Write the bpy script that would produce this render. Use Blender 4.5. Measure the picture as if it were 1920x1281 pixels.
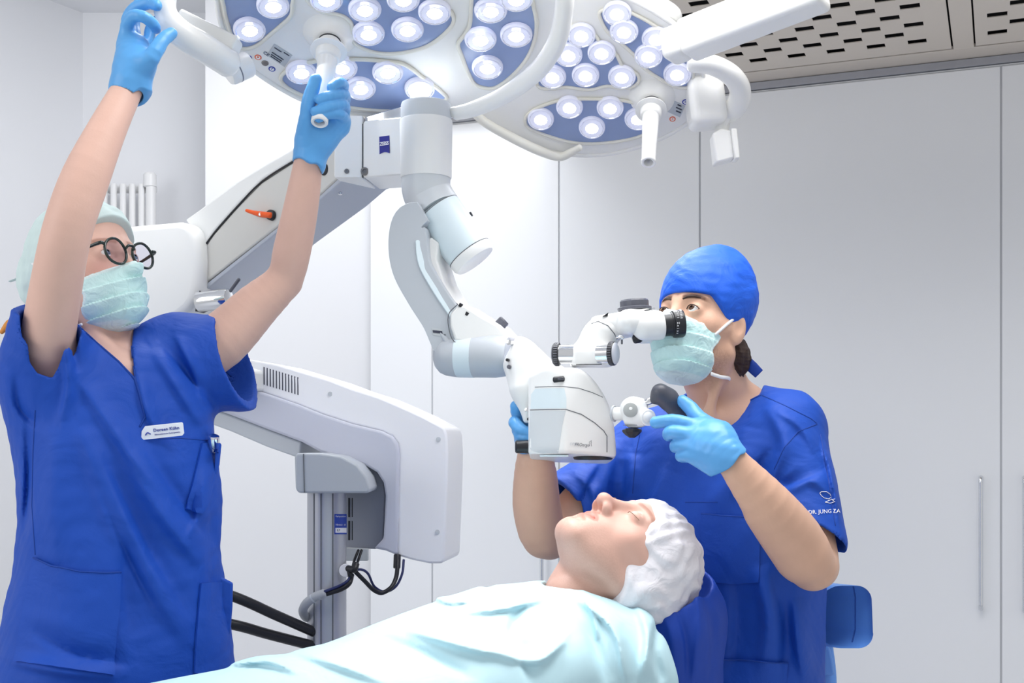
import bpy, bmesh, math, random
import numpy as np
from mathutils import Vector, Matrix
from mathutils.bvhtree import BVHTree

for o in list(bpy.data.objects):
    bpy.data.objects.remove(o, do_unlink=True)
SC = bpy.context.scene
COL = SC.collection
random.seed(7)

# ---------------------------------------------------------------- camera, world, lights, exposure
F, CX, HY, CZ = 2280.0, 960.0, 830.0, 1.25          # focal length and horizon of the photograph (pixels), eye height (m)
cam_d = bpy.data.cameras.new('camera')
cam_d.sensor_width = 36.0
cam_d.lens = 36.0 * F / 1920.0
cam_d.shift_y = (HY - 640.5) / 1920.0
cam_d.clip_start = 0.05
cam = bpy.data.objects.new('camera', cam_d)
cam.location = (0, 0, CZ)
cam.rotation_euler = (math.pi / 2, 0, 0)
COL.objects.link(cam)
SC.camera = cam

world = bpy.data.worlds.new('world')
SC.world = world
world.use_nodes = True
bg = world.node_tree.nodes['Background']
bg.inputs[0].default_value = (0.965, 0.98, 1.0, 1)
bg.inputs[1].default_value = 0.48

def area_light(name, loc, target, size, energy, color=(1, 1, 1), shape='RECTANGLE', size_y=None):
    d = bpy.data.lights.new(name, 'AREA')
    d.shape = shape
    d.size = size
    if shape in ('RECTANGLE', 'ELLIPSE'):
        d.size_y = size_y or size
    d.energy = energy
    d.color = color
    o = bpy.data.objects.new(name, d)
    o.location = loc
    v = Vector(target) - Vector(loc)
    o.rotation_euler = v.to_track_quat('-Z', 'Y').to_euler()
    COL.objects.link(o)
    return o

area_light('left_fill', (-2.9, 0.6, 2.2), (0.0, 2.6, 1.1), 2.0, 24, (0.96, 0.98, 1.0))  # added soft fill from the front left, no window stands there
area_light('ceiling_luminaire', (0.50, 2.15, 2.93), (0.42, 2.45, 0.0), 1.6, 42, (1.0, 0.99, 0.98), 'RECTANGLE', 1.2)
area_light('back_wall_fill', (-0.45, 3.45, 2.93), (-0.5, 3.9, 0.0), 0.9, 16, (0.97, 0.98, 1.0))  # unseen light added to brighten the pier and back walls

SC.view_settings.view_transform = 'Standard'
SC.view_settings.look = 'None'
SC.view_settings.gamma = 1.0
SC.view_settings.use_curve_mapping = False
SC.view_settings.exposure = 0.44

# ---------------------------------------------------------------- helpers
def P(x, y, d):
    """a place in the room: pixel of the photograph at distance d (m) from the camera plane"""
    return np.array([(x - CX) / F * d, d, CZ - (y - HY) / F * d])

def npx(n, d):
    return n / F * d

def unit(v):
    v = np.asarray(v, float)
    return v / np.linalg.norm(v)

def lin(c):
    return tuple(((x / 255.0) / 12.92 if x / 255.0 <= 0.04045 else ((x / 255.0 + 0.055) / 1.055) ** 2.4) for x in c)

MATS = {}
def mat(name, rgb, rough=0.5, metal=0.0, spec=0.5, var=0.04, vscale=6.0, bump=0.0, bscale=200.0, coat=0.0,
        attr=False, wr=0.0, wscale=14.0, sss=0.0, emit=None, estr=0.0, trans=0.0, sheen=0.0, alpha=1.0, ior=1.45):
    if name in MATS:
        return MATS[name]
    m = bpy.data.materials.new(name)
    m.use_nodes = True
    nt = m.node_tree
    b = nt.nodes['Principled BSDF']
    c = lin(rgb)
    tc = nt.nodes.new('ShaderNodeTexCoord')
    nz = nt.nodes.new('ShaderNodeTexNoise')
    nz.inputs['Scale'].default_value = vscale
    nz.inputs['Detail'].default_value = 4
    nt.links.new(tc.outputs['Object'], nz.inputs['Vector'])
    mx = nt.nodes.new('ShaderNodeMix')
    mx.data_type = 'RGBA'
    mx.inputs['A'].default_value = tuple(x * (1 - var) for x in c) + (1,)
    mx.inputs['B'].default_value = tuple(min(1, x * (1 + var)) for x in c) + (1,)
    nt.links.new(nz.outputs['Fac'], mx.inputs['Factor'])
    out = mx.outputs['Result']
    if attr:
        at = nt.nodes.new('ShaderNodeAttribute')
        at.attribute_name = 'Col'
        m2 = nt.nodes.new('ShaderNodeMix')
        m2.data_type = 'RGBA'
        m2.blend_type = 'MULTIPLY'
        m2.inputs['Factor'].default_value = 1.0
        nt.links.new(out, m2.inputs['A'])
        nt.links.new(at.outputs['Color'], m2.inputs['B'])
        out = m2.outputs['Result']
    nt.links.new(out, b.inputs['Base Color'])
    b.inputs['Roughness'].default_value = rough
    b.inputs['Metallic'].default_value = metal
    b.inputs['Specular IOR Level'].default_value = spec
    b.inputs['IOR'].default_value = ior
    b.inputs['Coat Weight'].default_value = coat
    b.inputs['Transmission Weight'].default_value = trans
    b.inputs['Sheen Weight'].default_value = sheen
    b.inputs['Alpha'].default_value = alpha
    if sss:
        b.inputs['Subsurface Weight'].default_value = sss
        b.inputs['Subsurface Radius'].default_value = (0.012, 0.005, 0.003)
        b.inputs['Subsurface Scale'].default_value = 0.6
    if emit:
        b.inputs['Emission Color'].default_value = lin(emit) + (1,)
        b.inputs['Emission Strength'].default_value = estr
    if bump:
        n2 = nt.nodes.new('ShaderNodeTexNoise')
        n2.inputs['Scale'].default_value = bscale
        n2.inputs['Detail'].default_value = 6
        nt.links.new(tc.outputs['Object'], n2.inputs['Vector'])
        bp = nt.nodes.new('ShaderNodeBump')
        bp.inputs['Strength'].default_value = bump
        bp.inputs['Distance'].default_value = 0.002
        nt.links.new(n2.outputs['Fac'], bp.inputs['Height'])
        if wr:
            n3 = nt.nodes.new('ShaderNodeTexNoise')
            n3.inputs['Scale'].default_value = wscale
            n3.inputs['Detail'].default_value = 3
            n3.inputs['Distortion'].default_value = 1.2
            nt.links.new(tc.outputs['Object'], n3.inputs['Vector'])
            b3 = nt.nodes.new('ShaderNodeBump')
            b3.inputs['Strength'].default_value = wr
            b3.inputs['Distance'].default_value = 0.02
            nt.links.new(n3.outputs['Fac'], b3.inputs['Height'])
            nt.links.new(b3.outputs['Normal'], bp.inputs['Normal'])
        nt.links.new(bp.outputs['Normal'], b.inputs['Normal'])
    MATS[name] = m
    return m

def link(name, me, material, parent=None, smooth=True):
    o = bpy.data.objects.new(name, me)
    COL.objects.link(o)
    if material:
        me.materials.append(material)
    if parent is not None:
        o.parent = parent
        o.matrix_parent_inverse = parent.matrix_basis.inverted() if parent.parent is None else \
            (parent.parent.matrix_basis @ parent.matrix_parent_inverse @ parent.matrix_basis).inverted()
    if smooth:
        me.polygons.foreach_set('use_smooth', [True] * len(me.polygons))
    return o

def thing(name, label, cat, loc=(0, 0, 0), group=None):
    o = bpy.data.objects.new(name, None)
    o.empty_display_size = 0.05
    o.location = Vector(loc)
    COL.objects.link(o)
    o['label'] = label
    o['category'] = cat
    if group:
        o['group'] = group
    return o

def tag(o, label, cat=None, group=None):
    o['label'] = label
    if cat:
        o['category'] = cat
    if group:
        o['group'] = group
    return o

def struct(o):
    o['kind'] = 'structure'
    return o

def sharp(o, ang=40):
    me = o.data
    me.set_sharp_from_angle(angle=math.radians(ang))
    return o

def bev(o, w=0.003, seg=2, ang=35):
    m = o.modifiers.new('bevel', 'BEVEL')
    m.width = w
    m.segments = seg
    m.limit_method = 'ANGLE'
    m.angle_limit = math.radians(ang)
    m.harden_normals = False
    return o

def mesh_of(verts, faces):
    me = bpy.data.meshes.new('mesh')
    me.from_pydata([tuple(map(float, v)) for v in verts], [], faces)
    bm = bmesh.new()
    bm.from_mesh(me)
    bmesh.ops.recalc_face_normals(bm, faces=bm.faces)
    bm.to_mesh(me)
    bm.free()
    return me

def prism(name, pts, vec, material, parent=None, bevel=0.0, seg=2, smooth=True):
    """closed outline (3D points, roughly flat) pushed along vec"""
    n = len(pts)
    pts = [np.asarray(p, float) for p in pts]
    vs = pts + [p + np.asarray(vec, float) for p in pts]
    fs = [tuple(range(n)), tuple(range(2 * n - 1, n - 1, -1))]
    fs += [(i, (i + 1) % n, n + (i + 1) % n, n + i) for i in range(n)]
    o = link(name, mesh_of(vs, fs), material, parent, smooth)
    sharp(o, 30)
    if bevel:
        bev(o, bevel, seg, 30)
    return o

def rbox(name, c, ax, size, material, parent=None, bevel=0.003, seg=3):
    """box: centre, three axes (rows), full sizes"""
    A = [unit(a) for a in ax]
    c = np.asarray(c, float)
    vs = []
    for sx in (-.5, .5):
        for sy in (-.5, .5):
            for sz in (-.5, .5):
                vs.append(c + A[0] * sx * size[0] + A[1] * sy * size[1] + A[2] * sz * size[2])
    fs = [(0, 1, 3, 2), (4, 6, 7, 5), (0, 4, 5, 1), (2, 3, 7, 6), (0, 2, 6, 4), (1, 5, 7, 3)]
    o = link(name, mesh_of(vs, fs), material, parent, True)
    sharp(o, 30)
    if bevel:
        bev(o, bevel, seg)
    return o

AXES = ((1, 0, 0), (0, 1, 0), (0, 0, 1))

def frame_of(axis):
    a = unit(axis)
    h = np.array([0, 0, 1.0]) if abs(a[2]) < 0.9 else np.array([1.0, 0, 0])
    u = unit(np.cross(h, a))
    return u, np.cross(a, u), a

def lathe_data(p0, axis, prof, seg=32, off=0):
    u, v, a = frame_of(axis)
    p0 = np.asarray(p0, float)
    vs, fs = [], []
    for r, h in prof:
        for k in range(seg):
            t = 2 * math.pi * k / seg
            vs.append(p0 + a * h + (u * math.cos(t) + v * math.sin(t)) * r)
    m = len(prof)
    for i in range(m - 1):
        for k in range(seg):
            k2 = (k + 1) % seg
            fs.append((off + i * seg + k, off + i * seg + k2, off + (i + 1) * seg + k2, off + (i + 1) * seg + k))
    fs.append(tuple(off + k for k in range(seg))[::-1])
    fs.append(tuple(off + (m - 1) * seg + k for k in range(seg)))
    return vs, fs

def lathe(name, p0, axis, prof, material, parent=None, seg=32, ang=35):
    vs, fs = lathe_data(p0, axis, prof, seg)
    o = link(name, mesh_of(vs, fs), material, parent, True)
    sharp(o, ang)
    return o

def cyl(name, p0, p1, r0, material, parent=None, r1=None, seg=32, e=0.002):
    p0 = np.asarray(p0, float); p1 = np.asarray(p1, float)
    r1 = r0 if r1 is None else r1
    L = np.linalg.norm(p1 - p0)
    e = min(e, L * .3, r0 * .5, r1 * .5)
    prof = [(r0 - e, 0), (r0 - e * .3, e * .3), (r0, e), (r1, L - e), (r1 - e * .3, L - e * .3), (r1 - e, L)]
    return lathe(name, p0, p1 - p0, prof, material, parent, seg)

def smoothpath(pts, n=8):
    pts = [np.asarray(p, float) for p in pts]
    if len(pts) < 3:
        return pts
    ext = [2 * pts[0] - pts[1]] + pts + [2 * pts[-1] - pts[-2]]
    out = []
    for i in range(1, len(ext) - 2):
        p0, p1, p2, p3 = ext[i - 1:i + 3]
        for k in range(n):
            t = k / n
            out.append(0.5 * ((2 * p1) + (-p0 + p2) * t + (2 * p0 - 5 * p1 + 4 * p2 - p3) * t * t + (-p0 + 3 * p1 - 3 * p2 + p3) * t ** 3))
    out.append(pts[-1])
    return out

def tube(name, pts, r, material, parent=None, seg=12, n=8, flat=None, up=None, power=2.0, round_end=True):
    """swept tube; r number or list per control point; flat = second half width (list or number), up = its direction"""
    k = len(pts)
    rr = [r] * k if np.isscalar(r) else list(r)
    ff = rr if flat is None else ([flat] * k if np.isscalar(flat) else list(flat))
    path = smoothpath(pts, n)
    m = len(path)
    ts = np.linspace(0, k - 1, m)
    rs = np.interp(ts, range(k), rr)
    fsx = np.interp(ts, range(k), ff)
    tang = [unit(path[min(i + 1, m - 1)] - path[max(i - 1, 0)]) for i in range(m)]
    if up is None:
        u = frame_of(tang[0])[0]
    else:
        u = np.asarray(up, float)
    rings = []
    for i in range(m):
        t = tang[i]
        u2 = unit(u - t * np.dot(u, t))
        v2 = np.cross(t, u2)
        if up is None:
            u = u2
        rings.append((path[i], u2, v2, rs[i], fsx[i]))
    if round_end:
        q0, q1 = rings[0], rings[-1]
        e0 = min(q0[3], q0[4]); e1 = min(q1[3], q1[4])
        rings = [(q0[0] - tang[0] * e0 * .45, q0[1], q0[2], q0[3] - e0 * .55, q0[4] - e0 * .55),
                 (q0[0] - tang[0] * e0 * .3, q0[1], q0[2], q0[3] - e0 * .2, q0[4] - e0 * .2)] + rings + \
                [(q1[0] + tang[-1] * e1 * .3, q1[1], q1[2], q1[3] - e1 * .2, q1[4] - e1 * .2),
                 (q1[0] + tang[-1] * e1 * .45, q1[1], q1[2], q1[3] - e1 * .55, q1[4] - e1 * .55)]
    vs, fs = [], []
    for c, u2, v2, a, b in rings:
        for j in range(seg):
            th = 2 * math.pi * j / seg
            cu, cv = math.cos(th), math.sin(th)
            if power != 2.0:
                cu = math.copysign(abs(cu) ** (2 / power), cu); cv = math.copysign(abs(cv) ** (2 / power), cv)
            vs.append(c + u2 * a * cu + v2 * b * cv)
    m = len(rings)
    for i in range(m - 1):
        for j in range(seg):
            j2 = (j + 1) % seg
            fs.append((i * seg + j, i * seg + j2, (i + 1) * seg + j2, (i + 1) * seg + j))
    fs.append(tuple(range(seg))[::-1]); fs.append(tuple((m - 1) * seg + j for j in range(seg)))
    o = link(name, mesh_of(vs, fs), material, parent, True)
    sharp(o, 50)
    return o

def text_mesh(body, size, thick=0.0004, shear=0.0, bold=0.0):
    cu = bpy.data.curves.new('lettering', 'FONT')
    cu.body = body
    cu.size = size
    cu.extrude = thick
    cu.shear = shear
    cu.offset = bold
    cu.align_x = 'CENTER'
    cu.align_y = 'CENTER'
    cu.resolution_u = 2
    o = bpy.data.objects.new('lettering', cu)
    COL.objects.link(o)
    dg = bpy.context.evaluated_depsgraph_get()
    me = bpy.data.meshes.new_from_object(o.evaluated_get(dg))
    bpy.data.objects.remove(o, do_unlink=True)
    return me

def text_on(name, body, size, c, xd, yd, material, parent, width=None, **kw):
    """flat lettering centred at c"""
    me = text_mesh(body, size, **kw)
    x, y = unit(xd), unit(yd)
    z = unit(np.cross(x, y))
    co = np.zeros(len(me.vertices) * 3)
    me.vertices.foreach_get('co', co)
    co = co.reshape(-1, 3)
    s = 1.0
    if width:
        s = width / max(1e-6, np.ptp(co[:, 0]))
    w = np.asarray(c, float) + np.outer(co[:, 0] * s, x) + np.outer(co[:, 1], y) + np.outer(co[:, 2], z)
    me.vertices.foreach_set('co', w.ravel())
    return link(name, me, material, parent, False)

def bvh_of(o):
    dg = bpy.context.evaluated_depsgraph_get()
    me = o.data
    vs = [v.co.copy() for v in me.vertices]
    return BVHTree.FromPolygons(vs, [tuple(p.vertices) for p in me.polygons])

EYE = Vector((0, 0, CZ))
def hit(bvh, x, y, off=0.0):
    d = Vector(P(x, y, 1.0)) - EYE
    d.normalize()
    loc, nor, i, dist = bvh.ray_cast(EYE, d)
    if loc is None:
        return None, None
    if nor.dot(d) > 0:
        nor = -nor
    return np.array(loc + nor * off), np.array(nor)

def patch_on(name, bvh, pix, off, thick, material, parent, step=6, bevel=0.0):
    """a thin panel lying on a curved surface, outline given where it shows; real thickness, follows the surface"""
    xs = [p[0] for p in pix]; ys = [p[1] for p in pix]
    bm = bmesh.new()
    vs = [bm.verts.new((x, y, 0)) for x, y in pix]
    f = bm.faces.new(vs)
    for v in np.arange(min(xs) + step, max(xs), step):
        g = bm.verts[:] + bm.edges[:] + bm.faces[:]
        bmesh.ops.bisect_plane(bm, geom=g, plane_co=(v, 0, 0), plane_no=(1, 0, 0))
    for v in np.arange(min(ys) + step, max(ys), step):
        g = bm.verts[:] + bm.edges[:] + bm.faces[:]
        bmesh.ops.bisect_plane(bm, geom=g, plane_co=(0, v, 0), plane_no=(0, 1, 0))
    last = None
    bm.verts.ensure_lookup_table()
    top = []
    for v in bm.verts:
        q, n = hit(bvh, v.co.x, v.co.y, off)
        top.append((q, n))
    good = [q for q in top if q[0] is not None]
    ymean = np.mean([q[0][1] for q in good])
    V = []
    for v, (q, n) in zip(bm.verts, top):
        if q is None or abs(q[1] - ymean) > 0.12:
            q = P(v.co.x, v.co.y, ymean); n = np.array([0, -1.0, 0])
        V.append((q, n))
    nv = len(V)
    verts = [q for q, n in V] + [q - n * thick for q, n in V]
    bm.verts.index_update()
    faces = []
    for fc in bm.faces:
        ids = [v.index for v in fc.verts]
        faces.append(tuple(ids)); faces.append(tuple(i + nv for i in ids[::-1]))
    for e in bm.edges:
        if len(e.link_faces) == 1:
            a, b = e.verts[0].index, e.verts[1].index
            faces.append((a, b, b + nv, a + nv))
    bm.free()
    o = link(name, mesh_of(verts, faces), material, parent, True)
    sharp(o, 50)
    return o

def line_on(name, bvh, pix, r, material, parent, off=0.0, step=8, seg=6):
    """thin cord or seam following a surface"""
    pts = []
    for (x0, y0), (x1, y1) in zip(pix[:-1], pix[1:]):
        k = max(1, int(math.hypot(x1 - x0, y1 - y0) / step))
        for i in range(k):
            pts.append((x0 + (x1 - x0) * i / k, y0 + (y1 - y0) * i / k))
    pts.append(pix[-1])
    q = [hit(bvh, x, y, off)[0] for x, y in pts]
    q = [p for p in q if p is not None]
    return tube(name, q, r, material, parent, seg=seg, n=1)

def text_proj(name, bvh, body, size_px, cx, cy, ang, material, parent, off=0.0006, width=None, **kw):
    """print following a surface"""
    me = text_mesh(body, 1.0, thick=0.0, **kw)
    co = np.zeros(len(me.vertices) * 3)
    me.vertices.foreach_get('co', co)
    co = co.reshape(-1, 3)
    sx = size_px if not width else width / max(1e-6, np.ptp(co[:, 0]))
    ca, sa = math.cos(math.radians(ang)), math.sin(math.radians(ang))
    out = []
    for x, y, z in co:
        X, Y = x * sx, y * size_px
        q, n = hit(bvh, cx + X * ca + Y * sa, cy - (Y * ca - X * sa), off)
        if q is None:
            q = out[-1] if out else P(cx, cy, 2.4)
        out.append(q)
    me.vertices.foreach_set('co', np.array(out).ravel())
    return link(name, me, material, parent, False)

# ---------------------------------------------------------------- soft-body modelling: distance fields meshed with surface nets
def smin(a, b, k):
    h = np.maximum(k - np.abs(a - b), 0.0) / k
    return np.minimum(a, b) - h * h * k * 0.25

def smax(a, b, k):
    return -smin(-a, -b, k)

def d_seg(X, a, b, ra, rb):
    ax, ay, az = (np.float32(v) for v in a)
    bx, by, bz = (np.float32(b[i]) - (ax, ay, az)[i] for i in range(3))
    x = X[:, 0] - ax; y = X[:, 1] - ay; z = X[:, 2] - az
    inv = np.float32(1.0 / max(1e-9, float(bx * bx + by * by + bz * bz)))
    t = x * bx; t += y * by; t += z * bz; t *= inv
    np.clip(t, 0, 1, out=t)
    x -= t * bx; y -= t * by; z -= t * bz
    x *= x; y *= y; z *= z
    x += y; x += z
    np.sqrt(x, out=x)
    t *= np.float32(rb - ra); t += np.float32(ra)
    x -= t
    return x

def d_chain(X, pts, rs, k=0.0):
    d = None
    for i in range(len(pts) - 1):
        e = d_seg(X, pts[i], pts[i + 1], rs[i], rs[i + 1])
        d = e if d is None else (smin(d, e, k) if k else np.minimum(d, e))
    return d

def d_limb(X, pts, rs, n=4):
    """limb along a smooth curve through the joints"""
    q = smoothpath([np.append(np.asarray(p, float), r) for p, r in zip(pts, rs)], n)
    A = np.array(q)
    lo = A[:, :3].min(0) - A[:, 3].max(); hi = A[:, :3].max(0) + A[:, 3].max()
    o = None
    for i in range(3):
        e = np.maximum(np.float32(lo[i]) - X[:, i], X[:, i] - np.float32(hi[i]))
        o = e if o is None else np.maximum(o, e)
    d = o + np.float32(.02)
    m = o < .05
    if m.all():
        Y = X
    elif not m.any():
        return d
    else:
        Y = np.asfortranarray(X[m])
    r = None
    for i in range(len(q) - 1):
        e = d_seg(Y, q[i][:3], q[i + 1][:3], q[i][3], q[i + 1][3])
        r = e if r is None else np.minimum(r, e, out=r)
    d[m] = r
    return d

def d_ell(X, c, r, R=None):
    q = X - np.asarray(c, np.float32)
    if R is not None:
        q = q @ np.asarray(R, np.float32).T
    r = np.asarray(r, np.float32)
    k0 = np.sqrt(((q / r) ** 2).sum(1)) + 1e-9
    k1 = np.sqrt(((q / (r * r)) ** 2).sum(1)) + 1e-9
    return k0 * (k0 - 1.0) / k1

def d_box(X, c, half, R=None, r=0.0):
    q = X - np.asarray(c, np.float32)
    if R is not None:
        q = q @ np.asarray(R, np.float32).T
    q = np.abs(q) - (np.asarray(half, np.float32) - r)
    return np.sqrt((np.maximum(q, 0) ** 2).sum(1)) + np.minimum(q.max(1), 0) - r

def d_plane(X, c, n):
    return (X - np.asarray(c, np.float32)) @ np.asarray(unit(n), np.float32)

def d_loft(X, zs, cx, cy, a, b, u, w, p=2.4):
    """upright body: sections at heights zs with centre (cx, cy), half widths a along u and b along w"""
    z = X[:, 2]
    def ip(v):
        # smooth interpolation through the sections
        zz = np.linspace(zs[0], zs[-1], 160)
        vv = np.interp(zz, zs, v)
        ker = np.hanning(25); ker /= ker.sum()
        vp = np.concatenate([np.full(12, vv[0]), vv, np.full(12, vv[-1])])
        vv = np.convolve(vp, ker, 'valid')
        return np.interp(z, zz, vv).astype(np.float32)
    dx = X[:, 0] - ip(cx); dy = X[:, 1] - ip(cy)
    A = ip(a); B = ip(b)
    q = (np.abs((dx * u[0] + dy * u[1]) / A) ** p + np.abs((dx * w[0] + dy * w[1]) / B) ** p + 1e-12) ** (1 / p)
    d = (q - 1) * np.minimum(A, B) * 0.92
    return smax(smax(d, z - zs[-1], 0.05), zs[0] - z, 0.01)

def pix_of(X):
    Y = np.maximum(X[:, 1], 0.2)
    return X[:, 0] / Y * F + CX, HY - (X[:, 2] - CZ) / Y * F

def d_fold(X, folds, ymax=None):
    """cloth folds: ridges (amp > 0) and furrows (amp < 0) along lines, in metres"""
    px, py = pix_of(X)
    s = np.zeros(len(X), np.float32)
    for pts, wd, amp in folds:
        q = smoothpath([np.array(p, float) for p in pts], 4) if len(pts) > 2 else [np.array(p, float) for p in pts]
        n = len(q) - 1
        xs = [p[0] for p in q]; ys = [p[1] for p in q]
        m = (px > min(xs) - 3 * wd) & (px < max(xs) + 3 * wd) & (py > min(ys) - 3 * wd) & (py < max(ys) + 3 * wd)
        if not m.any():
            continue
        x, y = px[m], py[m]
        d2 = np.full(len(x), 1e9, np.float32); tt = np.zeros(len(x), np.float32); sg = np.zeros(len(x), np.float32)
        for i in range(n):
            (x0, y0), (x1, y1) = q[i], q[i + 1]
            dx, dy = x1 - x0, y1 - y0
            t = np.clip(((x - x0) * dx + (y - y0) * dy) / (dx * dx + dy * dy), 0, 1)
            e = (x - x0 - t * dx) ** 2 + (y - y0 - t * dy) ** 2
            c = e < d2
            d2[c] = e[c]; tt[c] = (i + t[c]) / n
            sg[c] = ((x - x0) * dy - (y - y0) * dx)[c] > 0
        s[m] += amp * np.exp(-d2 / (wd * wd) * np.where(sg > 0, .45, 2.2)) * np.sin(np.pi * np.clip(tt * .96 + .02, 0, 1)) ** .7
    if ymax is not None:
        s *= np.clip((ymax - X[:, 1]) / 0.05, 0, 1)
    return s

def d_noise(X, scale, seed=0):
    """cheap smooth pseudo noise"""
    rs = np.random.RandomState(seed)
    s = np.zeros(len(X), np.float32)
    amp = 1.0
    for o in range(3):
        for i in range(4):
            k = rs.normal(size=3) * scale * (1.9 ** o)
            s += amp * np.sin(X @ k.astype(np.float32) + rs.uniform(0, 6.28)).astype(np.float32)
        amp *= 0.55
    return s / 6.0

def sdf_mesh(f0, lo, hi, h, B=4):
    f = lambda X: f0(np.asfortranarray(X))
    lo = np.asarray(lo, np.float32); hi = np.asarray(hi, np.float32)
    nb = np.ceil((hi - lo) / (h * B * 4)).astype(int) * 4
    n = nb * B
    # coarse, then middle, then fine points near the surface only
    nc = nb // 4
    g = [lo[i] + (np.arange(nc[i]) * B * 4 + (B * 4 - 1) / 2) * h for i in range(3)]
    C = np.stack(np.meshgrid(*g, indexing='ij'), -1).reshape(-1, 3).astype(np.float32)
    d0 = np.concatenate([f(c) for c in np.array_split(C, max(1, len(C) // 200000 + 1))]).reshape(nc)
    dm_ = np.repeat(np.repeat(np.repeat(d0, 4, 0), 4, 1), 4, 2).astype(np.float32)
    mid = np.argwhere(np.abs(dm_) < 4 * B * h * 0.87 * 1.3 + 0.012)
    for ch in np.array_split(np.arange(len(mid)), max(1, len(mid) // 200000 + 1)):
        m_ = mid[ch]
        dm_[tuple(m_.T)] = f((lo + (m_ * B + (B - 1) / 2) * h).astype(np.float32))
    D = np.repeat(np.repeat(np.repeat(dm_, B, 0), B, 1), B, 2).astype(np.float32)
    loc = np.stack(np.meshgrid(*[np.arange(B)] * 3, indexing='ij'), -1).reshape(-1, 3)
    bi = np.argwhere(np.abs(dm_) < B * h * 0.87 * 1.4 + 0.002)
    for ch in np.array_split(np.arange(len(bi)), max(1, len(bi) // 4000 + 1)):
        idx = (bi[ch][:, None, :] * B + loc[None]).reshape(-1, 3)
        D[tuple(idx.T)] = f((lo + idx * h).astype(np.float32))
    S = D < 0
    m = S[:-1, :-1, :-1].astype(np.int8)
    cnt = np.zeros(np.array(n) - 1, np.int8)
    for dx in (0, 1):
        for dy in (0, 1):
            for dz in (0, 1):
                cnt += S[dx:n[0] - 1 + dx, dy:n[1] - 1 + dy, dz:n[2] - 1 + dz]
    cells = np.argwhere((cnt > 0) & (cnt < 8))
    I = -np.ones(np.array(n) - 1, np.int32)
    I[tuple(cells.T)] = np.arange(len(cells))
    corner = np.array([(a, b, c) for a in (0, 1) for b in (0, 1) for c in (0, 1)])
    val = np.stack([D[tuple((cells + c).T)] for c in corner], 1)
    acc = np.zeros((len(cells), 3)); num = np.zeros(len(cells))
    for a in range(8):
        for b in range(a + 1, 8):
            if np.abs(corner[a] - corner[b]).sum() == 1:
                va, vb = val[:, a], val[:, b]
                ok = (va < 0) != (vb < 0)
                t = np.where(ok, va / np.where(ok, va - vb, 1), 0)
                acc += np.where(ok[:, None], corner[a] + t[:, None] * (corner[b] - corner[a]), 0)
                num += ok
    V = lo + (cells + acc / num[:, None]) * h
    Q = []
    for ax in range(3):
        sl0 = [slice(1, -1)] * 3; sl1 = [slice(1, -1)] * 3
        sl0[ax] = slice(0, n[ax] - 1); sl1[ax] = slice(1, n[ax])
        A, Bm = S[tuple(sl0)], S[tuple(sl1)]
        e = np.argwhere(A != Bm)
        fl = A[tuple(e.T)]
        off = np.ones(3, int); off[ax] = 0
        e = e + off
        b1, b2 = [(1, 2), (2, 0), (0, 1)][ax]
        o1 = np.zeros(3, int); o1[b1] = 1
        o2 = np.zeros(3, int); o2[b2] = 1
        q = np.stack([I[tuple((e - o1 - o2).T)], I[tuple((e - o2).T)], I[tuple(e.T)], I[tuple((e - o1).T)]], 1)
        q = np.where(fl[:, None], q, q[:, ::-1])
        Q.append(q)
    Q = np.concatenate(Q)
    Q = Q[(Q >= 0).all(1)]
    me = bpy.data.meshes.new('mesh')
    me.vertices.add(len(V)); me.vertices.foreach_set('co', V.astype(np.float32).ravel())
    me.loops.add(Q.size); me.loops.foreach_set('vertex_index', Q.ravel().astype(np.int32))
    me.polygons.add(len(Q))
    me.polygons.foreach_set('loop_start', np.arange(0, Q.size, 4, dtype=np.int32))
    me.update(calc_edges=True)
    me.validate()
    return me

def verts_of(me):
    co = np.zeros(len(me.vertices) * 3, np.float32)
    me.vertices.foreach_get('co', co)
    return co.reshape(-1, 3)

def paint(me, rgb):
    """true colour differences of a surface (lips, brows, bindings) as a vertex colour"""
    a = me.color_attributes.new('Col', 'FLOAT_COLOR', 'POINT')
    c = np.ones((len(me.vertices), 4), np.float32)
    c[:, :3] = rgb
    a.data.foreach_set('color', c.ravel())

def soft(name, f, lo, hi, h, material, parent=None):
    return link(name, sdf_mesh(f, lo, hi, h), material, parent, True)

# ================================================================ THE ROOM
M_wall = mat('white wall paint', (232, 233, 236), 0.75, var=0.015, vscale=2.0, bump=0.05, bscale=300)
M_door = mat('pale grey laminate', (240, 242, 245), 0.42, var=0.012, vscale=1.5)
M_dark = mat('dark gap', (52, 54, 60), 0.8)
M_gap = mat('grey door gap', (196, 198, 202), 0.7)
M_plenum = mat('plenum inside', (24, 24, 26), 0.9)
M_floor = mat('light grey vinyl floor', (206, 208, 212), 0.4, var=0.03, vscale=14.0)
M_steel = mat('warm brushed steel', (224, 214, 202), 0.42, metal=0.3, var=0.05, vscale=3.0)
M_steel2 = mat('fascia steel', (168, 170, 178), 0.4, metal=0.5, var=0.03)
M_handle = mat('satin aluminium', (226, 228, 232), 0.25, metal=0.85)
M_rad = mat('radiator enamel', (230, 230, 230), 0.35)

E1 = np.array([0.928, -0.373, 0.0]); E2 = np.array([-0.373, -0.928, 0.0]); EZ = np.array([0, 0, 1.0])
W0 = np.array([0.1952 * 4.0, 4.0, 0.0])

def wall_u(px):
    """position along the cupboard wall that shows at image column px"""
    s = (px - CX) / F
    t = (s - 0.1952) * 4.0 / (2.489 + s)
    return t * 2.682

def WP(u, v, z):
    return W0 + E1 * u + E2 * v + EZ * z

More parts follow.
